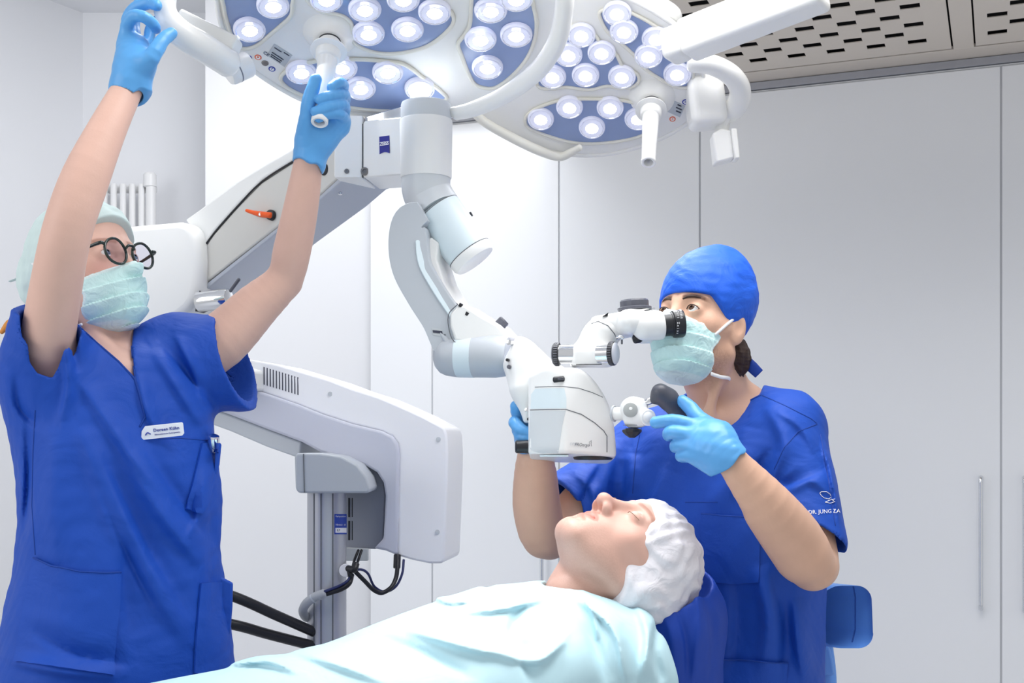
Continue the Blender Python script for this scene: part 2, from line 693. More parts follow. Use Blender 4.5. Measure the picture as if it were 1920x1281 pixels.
def slab(name, x0, x1, y0, y1, z0, z1, m, parent=None, bevel=0.0):
    return rbox(name, ((x0 + x1) / 2, (y0 + y1) / 2, (z0 + z1) / 2), AXES, (x1 - x0, y1 - y0, z1 - z0), m, parent, bevel)

struct(slab('floor', -4.0, 4.0, -1.5, 6.2, -0.1, 0.0, M_floor))
# back wall of the corner with the radiator, side wall, white pier
bx0, bx1 = P(155, 0, 4.95)[0], P(690, 0, 4.95)[0]
struct(slab('wall_back', bx0, P(400, 0, 4.95)[0], 4.95, 5.1, 0, 3.0, M_wall))
a = P(155, 0, 4.95); b = P(-420, 0, 3.9)
struct(prism('wall_left', [(a[0], a[1], 0), (b[0], b[1], 0), (b[0] - 0.05, b[1] + 0.15, 0), (a[0] - 0.02, a[1] + 0.15, 0)], (0, 0, 3.0), M_wall))
struct(slab('wall_pier', P(385, 0, 4.6)[0], P(695, 0, 4.6)[0], 4.6, 4.95, 0, 3.0, M_wall))
struct(prism('ceiling', [(-3.6, 1.2, 3.0), (1.6, 1.2, 3.0), (1.2, 5.1, 3.0), (-3.6, 5.1, 3.0)], (0, 0, 0.1), M_wall))

# fitted cupboards
cup = thing('fitted_cupboard', 'row of tall pale grey flush cupboard doors under the steel ceiling grille', 'cupboard', WP(0, 0, 0))
edges = [693, 810, 1048, 1312, 1877, 2330]
u_all = [wall_u(e) for e in edges]
prism('carcass', [WP(u_all[0], -0.006, 0.0), WP(u_all[-1], -0.006, 0.0), WP(u_all[-1], -0.6, 0.0), WP(u_all[0], -0.6, 0.0)], (0, 0, 2.405), M_gap, cup)
hand = {1: [0.93], 2: [0.075], 3: [0.925], 4: [0.04]}
for i in range(5):
    u0, u1 = u_all[i] + 0.0028, u_all[i + 1] - 0.0028
    d = rbox('door', WP((u0 + u1) / 2, -0.012, 1.215), (E1, E2, EZ), (u1 - u0, 0.022, 2.37), M_door, cup, 0.002)
    for fr in hand.get(i, []):
        uh = u0 + (u1 - u0) * fr
        if i == 3: uh = wall_u(1839)
        if i == 4: uh = wall_u(1921)
        if i == 1: uh = wall_u(1022)
        if i == 2: uh = wall_u(1078)
        zt, zb, o = 1.143, 0.742, 0.034
        tube('handle', [WP(uh, 0.0, zt), WP(uh, o * .7, zt), WP(uh, o, zt - 0.012), WP(uh, o, zt - 0.05), WP(uh, o, zb + 0.05), WP(uh, o, zb + 0.012), WP(uh, o * .7, zb), WP(uh, 0.0, zb)],
             0.0068, M_handle, d, seg=12, n=5)

struct(rbox('wall_bulkhead', WP((u_all[0] + u_all[-1]) / 2, -0.10, 2.72), (E1, E2, EZ), (u_all[-1] - u_all[0], 0.12, 0.54), M_wall, None, 0))
# ceiling air outlet with slotted steel panels
ZC = 2.435
vent = thing('ceiling_grille', 'brushed steel ceiling air outlet with slotted panels at top right', 'ceiling vent', WP(0.6, 0.5, ZC))
uL, uR = u_all[0], 2.6
uP = -0.75
rbox('fascia', WP((uL + uR) / 2, -0.005, ZC - 0.014), (E1, E2, EZ), (uR - uL, 0.012, 0.024), M_steel2, vent, 0.001)
rbox('frame', WP((uL + uR) / 2, 0.05, ZC + 0.006), (E1, E2, EZ), (uR - uL, 0.108, 0.012), M_steel, vent, 0.001)
rbox('frame', WP(0.664, 0.78, ZC + 0.006), (E1, E2, EZ), (0.058, 1.35, 0.012), M_steel, vent, 0.001)
rbox('plenum', WP((uP + uR) / 2, 0.65, ZC + 0.09), (E1, E2, EZ), (uR - uP, 1.5, 0.08), M_plenum, vent, 0)

def slotted(u_hi, u_lo, cols_from):
    vs, fs = [], []
    v0, v1 = 0.116, 0.96
    def quad(ua, ub, va, vb):
        k = len(vs)
        vs.extend([WP(ua, va, ZC), WP(ub, va, ZC), WP(ub, vb, ZC), WP(ua, vb, ZC)])
        fs.append((k, k + 1, k + 2, k + 3))
    sp, sl, sh = 0.0585, 0.0262, 0.0185
    u = cols_from
    first = u + sp / 2
    quad(first, u_hi, v0, v1)
    j = 0
    while u - sp / 2 > u_lo:
        ua, ub = u - sp / 2, u + sp / 2
        cs = [(0.222 if j % 2 == 0 else 0.302) + 0.156 * k for k in range(5)]
        e = [v0]
        for c in cs:
            quad(ua, u - sl, c - sh, c + sh); quad(u + sl, ub, c - sh, c + sh)
            quad(ua, ub, e[-1], c - sh)
            # folded lip of the slot
            e.append(c + sh)
        quad(ua, ub, e[-1], v1)
        u -= sp; j += 1
    quad(u_lo, u + sp / 2, v0, v1)
    o = link('slotted_panel', mesh_of(vs, fs), M_steel, vent, False)
    m = o.modifiers.new('thickness', 'SOLIDIFY'); m.thickness = 0.0025; m.offset = -1
    for p in o.data.polygons:
        if p.normal.z > 0: p.flip()
    return o
slotted(0.630, -0.75, 0.538)
slotted(1.55, 0.698, 1.46)

# tall tubular radiator
r0 = P(286, 335, 4.8)
rad = thing('radiator', 'white tubular radiator on the back wall behind the raised arm', 'radiator', (r0[0], 4.86, 0.2))
for i in range(9):
    x = P(280 - 17.5 * i, 0, 4.8)[0]
    r = 0.02 if i == 0 else 0.0125
    cyl('tube', (x, 4.82, 0.25), (x, 4.82, P(0, 345, 4.82)[2]), r, M_rad, rad, seg=16)
z = P(0, 338, 4.82)[2]
cyl('header', (P(120, 0, 4.82)[0], 4.85, z - 0.03), (r0[0], 4.85, z - 0.03), 0.016, M_rad, rad, seg=16)
cyl('header', (P(120, 0, 4.82)[0], 4.85, 0.28), (r0[0], 4.85, 0.28), 0.016, M_rad, rad, seg=16)
lathe('valve_cap', P(281, 352, 4.82), (0, 0, 1), [(0.016, 0), (0.026, 0.004), (0.026, 0.05), (0.02, 0.058)], M_rad, rad, seg=20)
cyl('wall_bracket', (P(200, 0, 4.85)[0], 4.85, z - 0.03), (P(200, 0, 4.85)[0], 4.948, z - 0.03), 0.01, M_rad, rad, seg=12)

# ================================================================ SURGICAL LAMPS
M_lampw = mat('lamp white enamel', (238, 238, 236), 0.3, var=0.01, coat=0.2)
M_lampi = mat('lamp ivory seal', (226, 224, 214), 0.4, var=0.02)
M_glassb = mat('blue grey lamp glass', (142, 160, 200), 0.16, var=0.05, vscale=4, coat=0.5)
M_lens = mat('clear lens ring', (236, 238, 250), 0.06, metal=0.0, trans=0.25, ior=1.49, coat=0.6, emit=(225, 228, 255), estr=0.12)
M_reflector = mat('facetted reflector', (226, 228, 240), 0.1, metal=0.85, var=0.1, vscale=90, emit=(225, 228, 255), estr=0.06)
M_led = mat('glowing lamp diode', (255, 255, 255), 0.4, emit=(250, 250, 255), estr=3.2)
M_gasket = mat('grey gasket', (120, 124, 134), 0.5)
M_print_d = mat('dark print', (60, 64, 80), 0.5)
M_print_b = mat('blue print', (48, 66, 160), 0.5)
M_print_r = mat('orange red print', (232, 116, 84), 0.5)
M_plate = mat('silver type plate', (196, 202, 206), 0.35, metal=0.3)
M_button = mat('grey button', (128, 124, 122), 0.35, metal=0.4)

def round_poly(pts, n=5):
    k = len(pts)
    out = []
    for i in range(k):
        p0, p1, p2, p3 = [np.asarray(pts[(i + j - 1) % k], float) for j in range(4)]
        for q in range(n):
            t = q / n
            out.append(0.5 * ((2 * p1) + (-p0 + p2) * t + (2 * p0 - 5 * p1 + 4 * p2 - p3) * t * t + (-p0 + 3 * p1 - 3 * p2 + p3) * t ** 3))
    return out

def surgical_lamp(label, c, n, outline, windows, lenses, r_lens, handle_px, focus, scale=1.0):
    n = unit(n)
    c = np.asarray(c, float)
    L = thing('surgical_lamp', label, 'surgical lamp', c, 'surgical lamps over the operating place')
    def on(x, y, lift=0.0):
        """place on the lamp's face plane, lift towards the light side"""
        d = P(x, y, 1.0) - np.array([0, 0, CZ])
        cc = c + n * lift - np.array([0, 0, CZ])
        t = np.dot(cc, n) / np.dot(d, n)
        return np.array([0, 0, CZ]) + d * t
    # housing: outline, raised dome behind
    face = [on(x, y) for x, y in round_poly(outline, 4)]
    cen = np.mean(face, 0)
    rings = [(1.0, 0.0), (1.005, -0.006), (1.0, -0.016), (0.965, -0.036), (0.86, -0.06), (0.6, -0.085), (0.2, -0.098)]
    m = len(face)
    vs, fs = [], []
    for s, h in rings:
        for p in face:
            vs.append(cen + (p - cen) * s + n * h)
    for i in range(len(rings) - 1):
        for j in range(m):
            fs.append((i * m + j, i * m + (j + 1) % m, (i + 1) * m + (j + 1) % m, (i + 1) * m + j))
    fs.append(tuple(range(m))); fs.append(tuple((len(rings) - 1) * m + j for j in range(m)))
    # front lip rolled inwards
    hs = link('housing', mesh_of(vs, fs), M_lampw, L, True)
    sharp(hs, 50)
    tube('rim', face + [face[0]], 0.0055, M_lampw, L, seg=8, n=1)
    for w in windows:
        pl = [on(x, y, 0.003) for x, y in round_poly(w, 4)]
        pane = prism('window_pane', pl, n * -0.006, M_glassb, L, 0.0)
        tube('seal', [p + n * 0.001 for p in pl] + [pl[0] + n * 0.001], 0.0042, M_lampi, pane, seg=8, n=1)
        pl2 = [np.mean(pl, 0) + (p - np.mean(pl, 0)) * 0.985 + n * 0.001 for p in pl]
        tube('gasket', pl2 + [pl2[0]], 0.0012, M_gasket, pane, seg=6, n=1)
    up = unit(np.cross((1, 0, 0), n))
    protos = []
    for (x, y) in lenses:
        q = on(x, y, 0.004)
        ax = unit(unit(np.asarray(focus) - q) * 0.6 + n)
        r = r_lens
        ring = lathe('lens', q - ax * 0.001, ax, [(r * 0.84, 0.0), (r, 0.0), (r, 0.004), (r * 0.96, 0.0075), (r * 0.90, 0.009), (r * 0.84, 0.008)], M_lens, L, seg=28)
        # facetted reflector bowl around the diode
        u_, v_, a_ = frame_of(ax)
        vs, fs2 = [], []
        prof = [(0.86, 0.0085, 0.0), (0.66, 0.0020, 0.5), (0.50, 0.0075, 0.0), (0.34, 0.0030, 0.5)]
        ns = 14
        for rr_, hh_, ph_ in prof:
            for k in range(ns):
                t = 2 * math.pi * (k + ph_) / ns + x * 0.37
                vs.append(q + ax * hh_ + (u_ * math.cos(t) + v_ * math.sin(t)) * r * rr_)
        for i in range(3):
            for k in range(ns):
                k2 = (k + 1) % ns
                a0, b0_, c0_, d0_ = i * ns + k, i * ns + k2, (i + 1) * ns + k, (i + 1) * ns + k2
                if i % 2 == 0:
                    fs2 += [(a0, b0_, c0_), (b0_, d0_, c0_)]
                else:
                    fs2 += [(a0, b0_, d0_), (a0, d0_, c0_)]
        fs2.append(tuple(3 * ns + k for k in range(ns)))
        link('reflector', mesh_of(vs, fs2), M_reflector, ring, False)
        lathe('diode', q + ax * 0.005, ax, [(r * 0.36, -0.002), (r * 0.35, 0.004), (r * 0.27, 0.0080), (r * 0.10, 0.010)], M_led, ring, seg=18)
    # sterile handle on its boss
    b0 = on(*handle_px)
    lathe('handle_boss', b0 - n * 0.002, n, [(0.058, 0), (0.053, 0.004), (0.044, 0.010), (0.033, 0.018), (0.030, 0.022), (0.026, 0.022)], M_lampw, L, seg=36, ang=60)
    s = scale
    hd = lathe('handle', b0 + n * 0.02, n, [(0.0215 * s, 0), (0.0215 * s, 0.018), (0.0225 * s, 0.0185), (0.036 * s, 0.0225), (0.0365 * s, 0.026), (0.025 * s, 0.029), (0.0238 * s, 0.044),
                                            (0.0225 * s, 0.047), (0.0195 * s, 0.049), (0.0165 * s, 0.155), (0.0155 * s, 0.193), (0.0165 * s, 0.198), (0.0165 * s, 0.205), (0.0145 * s, 0.207), (0.0105 * s, 0.206), (0.0095 * s, 0.185), (0.0005, 0.184)],
                   M_lampw, L, seg=32)
    lathe('lock_ring', b0 + n * 0.0185, n, [(0.0225, 0), (0.0225, 0.003), (0.0215, 0.004)], M_dark, hd, seg=32)
    for t in (-0.6, 0.9):
        q = b0 + n * 0.03 + (np.array([math.sin(t), 0, 0]) + unit(np.cross(n, (1, 0, 0))) * math.cos(t) * (1 if np.cross(n, (1, 0, 0))[1] < 0 else -1)) * 0.021 * s
        lathe('dimple', q, q - (b0 + n * 0.03), [(0.0018, 0), (0.0018, 0.0008)], M_button, hd, seg=10)
    return L, on, n, b0

# --- lamp on the left, held by the nurse
cL = P(720, 60, 2.42)
nL = unit((-0.03, -0.44, -0.90))
focusL = np.array([0.05, 2.0, 1.0])
outl = [(404, -70), (406, 0), (418, 55), (438, 100), (470, 128), (520, 162), (580, 192), (660, 212), (745, 218), (820, 218), (885, 212), (945, 188), (1000, 148), (1035, 95), (1050, 30), (1046, -60), (960, -150), (800, -200), (600, -190), (470, -140)]
winA = [(420, -45), (420, 12), (428, 46), (438, 74), (450, 88), (466, 90), (484, 83), (502, 68), (528, 46), (545, 29), (548, 8), (546, -45)]
winB = [(560, -50), (577, 0), (590, 13), (606, 22), (628, 25), (648, 32), (660, 46), (659, 70), (670, 84), (694, 95), (724, 100), (762, 97), (800, 86), (832, 64), (851, 38), (838, 14), (800, -10), (760, -50)]
winC = [(527, 150), (533, 136), (560, 122), (610, 112), (680, 111), (745, 117), (768, 126), (796, 148), (828, 172), (836, 186), (800, 200), (750, 207), (700, 206), (640, 198), (585, 184), (545, 167)]
winD = [(884, 5), (881, 45), (871, 65), (859, 82), (866, 104), (880, 140), (892, 158), (915, 165), (936, 160), (968, 134), (994, 98), (1006, 52), (1000, 10), (985, -40), (915, -50), (890, -30)]
lensL = [(468, 54), (512, 9), (470, -28),
         (612, -3), (684, 16), (691, 61), (756, -3), (764, 54), (815, 21),
         (565, 134), (641, 126), (676, 164), (727, 134), (787, 165),
         (920, 18), (968, 64), (901, 72), (914, 125), (968, -4)]
lampL, onL, nL, bL = surgical_lamp('left surgical lamp with glowing lenses, its handle gripped by a blue glove', cL, nL, outl, [winA, winB, winC, winD], lensL, 0.0325, (620, 64), focusL)

# type plate, marks and button
def decal_quad(name, on, x, y, w, h, ang, m, parent, lift=0.0008):
    ca, sa = math.cos(math.radians(ang)), math.sin(math.radians(ang))
    pts = [on(x + a * w / 2 * ca - b * h / 2 * sa, y + a * w / 2 * sa + b * h / 2 * ca, lift) for a, b in ((-1, -1), (1, -1), (1, 1), (-1, 1))]
    return prism(name, pts, -0.0006 * nL, m, parent)

def decal_ring(name, on, n, x, y, r, m, parent):
    q = on(x, y, 0.0)
    o = lathe(name, q, n, [(r, 0), (r, 0.001)], m, parent, seg=20)
    lathe('mark_field', q + n * .0008, n, [(r * .66, 0), (r * .66, 0.0006)], M_lampw, o, seg=18)
    return o

tp = decal_quad('type_plate', onL, 524, 104, 40, 26, 33, M_plate, lampL, 0.001)
for k, (fx, fy, w) in enumerate([(-8, -7, 16), (-2, 3, 26), (-2, 7, 24), (-2, 10.5, 22), (10, -9, 12)]):
    ca, sa = math.cos(math.radians(33)), math.sin(math.radians(33))
    decal_quad('print_line', onL, 524 + fx * ca - fy * sa, 104 + fx * sa + fy * ca, w, 1.4, 33, M_print_d, tp, 0.002)
xd, yd = unit(onL(512, 96) - onL(500, 88)), None
yd = unit(np.cross(nL, xd)); yd = yd if yd[2] > 0 else -yd
text_on('ce_mark', 'CE', 0.011, onL(499, 101, 0.0012), xd, yd, M_print_d, lampL)
for (x, y, m) in ((466, 108, M_print_b), (484, 107, M_print_r), (510, 129, M_print_b)):
    rg = decal_ring('warning_mark', onL, nL, x, y, 0.0072, m, lampL)
    text_on('symbol', 'i' if m is not M_print_r else 'o', 0.008, onL(x, y, 0.0018), xd, yd, m, rg, bold=0.0003)
lathe('button', onL(497, 118), nL, [(0.0075, 0), (0.0075, 0.001), (0.006, 0.003), (0.002, 0.004)], M_button, lampL, seg=20)

# grip bar and hinge at the left of the lamp, rail around the right of it
dl = 2.26
tube('grip_bar', [P(360, -120, dl), P(330, -60, dl), P(311, -10, dl), P(312, 28, dl), P(338, 62, dl + .01), P(380, 88, dl + .04), P(430, 120, dl + .1)],
     [.021, .021, .0205, .0215, .025, .027, .027], M_lampw, lampL, seg=16, n=6)
rbox('bracket_arm', P(392, 62, 2.36), (unit((1, 0, -0.5)), (0, 1, 0), unit((.5, 0, 1))), (0.125, 0.05, 0.03), M_lampw, lampL, 0.006)
cyl('hinge', P(425, 138, 2.43), P(470, 118, 2.45), 0.026, M_lampw, lampL, e=0.008)
cyl('hinge_seam', P(441, 131, 2.437), P(443, 130, 2.438), 0.0264, M_gasket, lampL, e=0.0003)
tube('side_rail', [P(1052, -90, 2.24), P(1058, -20, 2.25), P(1057, 20, 2.27), P(1044, 78, 2.31), P(1008, 132, 2.37), P(950, 176, 2.44), P(890, 204, 2.49), P(850, 214, 2.52)],
     [.021, .022, .022, .022, .020, .016, .012, .008], M_lampw, lampL, seg=14, n=6, flat=[.018] * 8)
# cantilever up to the ceiling
tube('support_arm', [cen_ for cen_ in (P(700, -30, 2.36) + np.array([0, 0.1, 0.10]), P(700, -150, 2.4) + np.array([0, .1, .1]), P(740, -330, 2.4) + np.array([0, .1, 0.15]), P(760, -700, 2.42))], 0.04, M_lampw, lampL, seg=20, n=6)

# --- lamp on the right
cR = P(1120, 150, 2.85)
nR = unit((-0.10, -0.58, -0.81))
outr = [(872, 60), (868, 150), (890, 212), (940, 246), (1005, 275), (1070, 290), (1130, 290), (1190, 278), (1250, 255), (1295, 225), (1316, 190), (1320, 150), (1308, 105), (1276, 58), (1220, 18), (1150, -14), (1060, -40), (960, -30), (900, 10)]
winE = [(1008, 160), (1010, 120), (1030, 85), (1058, 58), (1078, 48), (1100, 52), (1116, 66), (1130, 86), (1154, 100), (1168, 124), (1192, 136), (1198, 150), (1186, 162), (1164, 165), (1138, 161), (1105, 168), (1062, 163), (1036, 166)]
winF = [(1124, 24), (1136, 17), (1166, 17), (1212, 38), (1252, 66), (1280, 98), (1297, 126), (1299, 150), (1290, 163), (1270, 163), (1244, 151), (1208, 127), (1188, 102), (1166, 82), (1142, 62), (1130, 44)]
winG = [(985, 224), (992, 212), (1015, 199), (1055, 187), (1110, 185), (1168, 188), (1205, 200), (1222, 220), (1216, 244), (1195, 257), (1150, 266), (1100, 269), (1060, 264), (1012, 249), (990, 238)]
lensR = [(1090, 65), (1066, 102), (1128, 98), (1036, 143), (1098, 140), (1166, 143),
         (1157, 24), (1170, 58), (1230, 72), (1216, 104), (1270, 138),
         (1014, 222), (1068, 200), (1144, 201), (1110, 238), (1196, 222)]
lampR, onR, nR, bR = surgical_lamp('right surgical lamp with glowing lenses and a free hanging white handle', cR, nR, outr, [winE, winF, winG], lensR, 0.0325, (1222, 184), np.array([0.1, 2.1, 1.0]), 1.02)
sv = nL; nL = nR
decal_quad('type_plate', onR, 1268, 204, 26, 24, 24, M_plate, lampR, 0.001)
for (fx, fy, w) in ((6, -6, 8), (5, 0, 12), (4, 6, 10)):
    decal_quad('print_line', onR, 1268 + fx, 204 + fy, w, 2.0, 24, M_print_d, lampR, 0.002)
nL = sv
xd = unit(onR(1290, 180) - onR(1270, 180)); yd = unit(np.cross(nR, xd)); yd = yd if yd[2] > 0 else -yd
for (x, y, m) in ((1285, 191, M_print_b), (1261, 223, M_print_r)):
    rg = decal_ring('warning_mark', onR, nR, x, y, 0.0075, m, lampR)
    text_on('symbol', 'o', 0.008, onR(x, y, 0.0018), xd, yd, m, rg)
lathe('button', onR(1293, 211), nR, [(0.006, 0), (0.006, 0.001), (0.004, 0.003)], M_button, lampR, seg=16)
# hinge block, fork, paddle grip, boom
rbox('hinge_block', P(1322, 190, 2.86), (unit((1, 0, 0.12)), (0, 1, 0), unit((-.12, 0, 1))), (0.085, 0.10, 0.125), M_lampw, lampR, 0.02, 4)
tube('fork', [P(1296, 118, 2.74), P(1335, 122, 2.74), P(1372, 142, 2.76), P(1388, 172, 2.8), P(1376, 204, 2.84), P(1340, 214, 2.86)],
     [.026, .028, .028, .026, .026, .026], M_lampw, lampR, seg=18, n=6, flat=[.02, .022, .022, .022, .022, .022])
cyl('fork_pin', P(1330, 206, 2.86), P(1368, 228, 2.86), 0.024, M_lampw, lampR, e=0.006)
pg = prism('paddle_grip', [P(*q, 2.83) for q in ((1336, 250), (1352, 240), (1372, 244), (1378, 296), (1342, 306))], (0, 0.05, 0), M_lampw, lampR, 0.005)
prism('paddle_edge', [P(*q, 2.82) for q in ((1371, 240), (1382, 240), (1388, 296), (1378, 298))], (0, 0.05, 0), M_lampw, pg, 0.003)
cyl('paddle_neck', P(1358, 222, 2.86), P(1352, 252, 2.86), 0.016, M_lampw, lampR, e=0.004)
bA, bB = P(1268, 84, 2.62), P(1526, -16, 2.46)
bx = unit(bB - bA); by = unit(np.cross((0, 0, 1), bx)); bz = np.cross(bx, by)
rbox('boom', (bA + bB) / 2 + bx * 0.02, (bx, by, bz), (np.linalg.norm(bB - bA), 0.08, 0.078), M_lampw, lampR, 0.012, 4)
rbox('boom_end', bA + bx * 0.0, (bx, by, bz), (0.05, 0.072, 0.068), M_lampw, lampR, 0.014, 4)
cyl('boom_joint', bB + np.array([-.01, .02, .0]), bB + np.array([-.01, .02, .30]), .042, M_lampw, lampR, e=.006)
cyl('ceiling_tube', bB + np.array([-.01, .02, .30]), (bB[0] - .01, bB[1] + .02, 3.0), .03, M_lampw, lampR)
tube('top_handle', [P(1160, -24, 2.72), P(1215, 0, 2.72), P(1258, 22, 2.73), P(1268, 36, 2.76), P(1262, 52, 2.82)], [.02, .02, .018, .013, .012], M_lampw, lampR, seg=14, n=5)
tube('side_rail', [P(872, 190, 2.9), P(905, 226, 2.94), P(960, 258, 2.98), P(1010, 282, 3.0), P(1048, 294, 3.02), P(1070, 286, 3.0), P(1088, 276, 2.98)],
     [.010, .011, .012, .012, .011, .010, .008], M_lampi, lampR, seg=12, n=5)

# light of the two lamps
def lamp_light(name, c, n, size, energy):
    o = area_light(name, tuple(np.asarray(c) + np.asarray(n) * 0.06), tuple(np.asarray(c) + np.asarray(n)), size, energy, (0.97, 0.98, 1.0), 'DISK')
    o.data.spread = math.radians(50)
    return o
lamp_light('surgical_light_a', cL, unit(np.array([0.05, 1.95, 0.95]) - cL), 0.4, 1.1)
lamp_light('surgical_light_b', cR, unit(np.array([0.1, 2.1, 0.95]) - cR), 0.35, 1.1)

# ================================================================ SURGICAL MICROSCOPE ON ITS STAND
M_sw = mat('stand white enamel', (236, 237, 236), 0.32, var=0.01)
M_sg = mat('stand light grey', (203, 208, 212), 0.34, var=0.015)
M_sg2 = mat('stand mid grey', (186, 192, 199), 0.36, var=0.015)
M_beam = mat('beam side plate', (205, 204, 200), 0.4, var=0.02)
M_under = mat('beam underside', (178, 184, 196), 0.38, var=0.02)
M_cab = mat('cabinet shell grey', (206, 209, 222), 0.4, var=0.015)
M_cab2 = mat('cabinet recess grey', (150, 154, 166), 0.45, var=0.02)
M_colm = mat('column aluminium', (186, 188, 196), 0.34, metal=0.35, var=0.02)
M_seam = mat('seam', (96, 100, 106), 0.6)
M_black = mat('black plastic', (34, 35, 40), 0.38, var=0.1)
M_chrome = mat('chrome', (232, 233, 236), 0.08, metal=1.0, var=0.01)
M_orange = mat('orange lever', (236, 92, 30), 0.38)
M_dgrey = mat('dark grey rubber', (92, 94, 104), 0.42)
M_cyan = mat('pale blue cover', (214, 228, 234), 0.35)
M_logo = mat('logo blue', (34, 40, 140), 0.4)
M_white = mat('white print', (244, 244, 248), 0.5)
M_sticker = mat('sticker blue', (44, 74, 176), 0.45)
M_cable = mat('black cable', (28, 29, 36), 0.42)
M_cableb = mat('blue cable', (40, 48, 96), 0.42)
M_sleeve = mat('grey cable sleeve', (176, 180, 186), 0.45)
M_pink = mat('knob face', (206, 210, 220), 0.32)

ms = thing('surgical_microscope', 'white surgical microscope hanging from its jointed floor stand arm', 'microscope', P(614, 1300, 2.98) * np.array([1, 1, 0]))

# --- column, cap, cabinet
cx_, cy_ = P(613, 0, 2.98)[0], 2.98
r_c = npx(36.5, 2.98)
col_ = lathe('column', (cx_, cy_, 0.12), (0, 0, 1), [(r_c, 0), (r_c, P(0, 880, 2.98)[2] - 0.12)], M_colm, ms, seg=28, ang=20)
for k in (-0.55, -0.15, 0.45):
    x = cx_ + r_c * math.sin(k); y = cy_ - r_c * math.cos(k)
    tube('groove', [(x, y, 0.14), (x, y, P(0, 926, 2.94)[2])], 0.0016, M_seam, col_, seg=6)
lathe('base_hub', (cx_, cy_, 0.07), (0, 0, 1), [(0.11, 0), (0.11, 0.05), (0.09, 0.07), (0.06, 0.08)], M_sg, ms, seg=32)
for k in range(4):
    t = math.pi / 4 + k * math.pi / 2
    e = np.array([cx_ + 0.34 * math.cos(t), cy_ + 0.34 * math.sin(t), 0.085])
    ft = tube('foot', [(cx_ + 0.05 * math.cos(t), cy_ + .05 * math.sin(t), 0.10), e], [0.045, 0.03], M_sg, ms, seg=12, flat=[0.03, 0.022])
    cyl('caster', e + np.array([-0.014, 0, -0.053]), e + np.array([0.014, 0, -0.053]), 0.032, M_black, ft, seg=20, e=0.006)
cap_out = [(552, 858), (556, 850), (600, 850), (640, 856), (670, 872), (688, 896), (695, 918), (690, 925), (560, 925), (554, 918)]
cap_ = prism('column_cap', [P(x, y, 2.89) for x, y in cap_out], (0, 0.16, 0), M_sg2, ms, 0.008, 3)
prism('cap_seam', [P(x, y, 2.888) for x, y in ((568, 851), (569.5, 851), (571.5, 924), (570, 924))], (0, .004, 0), M_seam, cap_)

def cab_d(x):   # the cabinet runs slightly away to the left
    return 3.0 + (840 - x) * 0.00028
white_out = [(400, 668), (455, 672), (520, 683), (570, 698), (620, 713), (662, 729), (710, 744), (752, 762), (790, 779), (820, 795), (834, 803), (838, 815), (840, 850), (839, 900), (836, 980), (833, 1050), (828, 1057), (805, 1057), (775, 1051), (744, 1042),
             (746, 960), (748, 850), (745, 832), (735, 818), (715, 808), (660, 795), (605, 777), (555, 757), (500, 738), (445, 722), (400, 712)]
grey_out = [(400, 712), (445, 722), (500, 738), (555, 757), (605, 777), (660, 795), (715, 808), (735, 818), (745, 832), (748, 850), (746, 960), (744, 1042), (722, 1033), (700, 1029), (718, 1010), (722, 930), (718, 905), (706, 886), (684, 873), (640, 862), (600, 848), (565, 829), (500, 805), (430, 778), (390, 764), (390, 712)]
arm_low = [(390, 764), (430, 778), (500, 805), (565, 829), (562, 860), (500, 838), (430, 808), (380, 790)]
rec_out = [(600, 846), (640, 860), (684, 871), (706, 884), (718, 903), (722, 930), (718, 1012), (706, 1030), (650, 1028), (640, 1020), (640, 930), (600, 900)]
M_cabw = mat('cabinet white', (248, 249, 252), 0.35, var=0.008)
cabw = prism('cabinet_cover', [P(x, y, cab_d(x)) for x, y in white_out], (0.03, 0.20, 0), M_cabw, ms, 0.006, 3)
cabg = prism('cabinet_shell', [P(x, y, cab_d(x) - 0.012) for x, y in grey_out], (0.03, 0.20, 0), M_cab, ms, 0.007, 3)
prism('cabinet_arm', [P(x, y, cab_d(x) + 0.01) for x, y in arm_low], (0.03, 0.16, 0), M_sg, ms, 0.005, 3)
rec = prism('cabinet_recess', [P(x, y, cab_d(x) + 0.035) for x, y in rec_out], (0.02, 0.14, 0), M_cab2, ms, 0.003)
for i in range(12):
    x = 494 + i * 5.75
    y = 688 + i * 1.75
    prism('vent_slot', [P(x, y, cab_d(x) - 0.0012), P(x + 2.4, y + .6, cab_d(x) - 0.0012), P(x + 2.6, y + 34, cab_d(x) - 0.0012), P(x + .2, y + 33, cab_d(x) - 0.0012)], (0, 0.003, 0), M_dgrey, cabw)
for (x, y) in ((619, 739), (822, 824), (820, 998)):
    lathe('screw', P(x, y, cab_d(x) - 0.0015), (0, -1, 0), [(0.006, -0.002), (0.006, 0.0002), (0.0025, 0.0006)], M_sg, cabw, seg=14)
for i in range(4):
    for (ya, yb) in ((934, 970), (977, 1013)):
        x = 653 + i * 6.5
        prism('vent_slot', [P(x, ya, 3.085), P(x + 3, ya, 3.085), P(x + 3, yb, 3.085), P(x, yb, 3.085)], (0, 0.006, 0), M_black, rec)
lathe('recess_plug', P(681, 990, 3.083), (0, -1, 0), [(0.008, -0.003), (0.008, 0.0), (0.006, 0.001)], M_cab2, rec, seg=16)
prism('cable_bracket', [P(x, y, 3.06) for x, y in ((642, 1027), (690, 1029), (690, 1052), (642, 1052))], (0, 0.02, 0), M_sg, ms, 0.002)
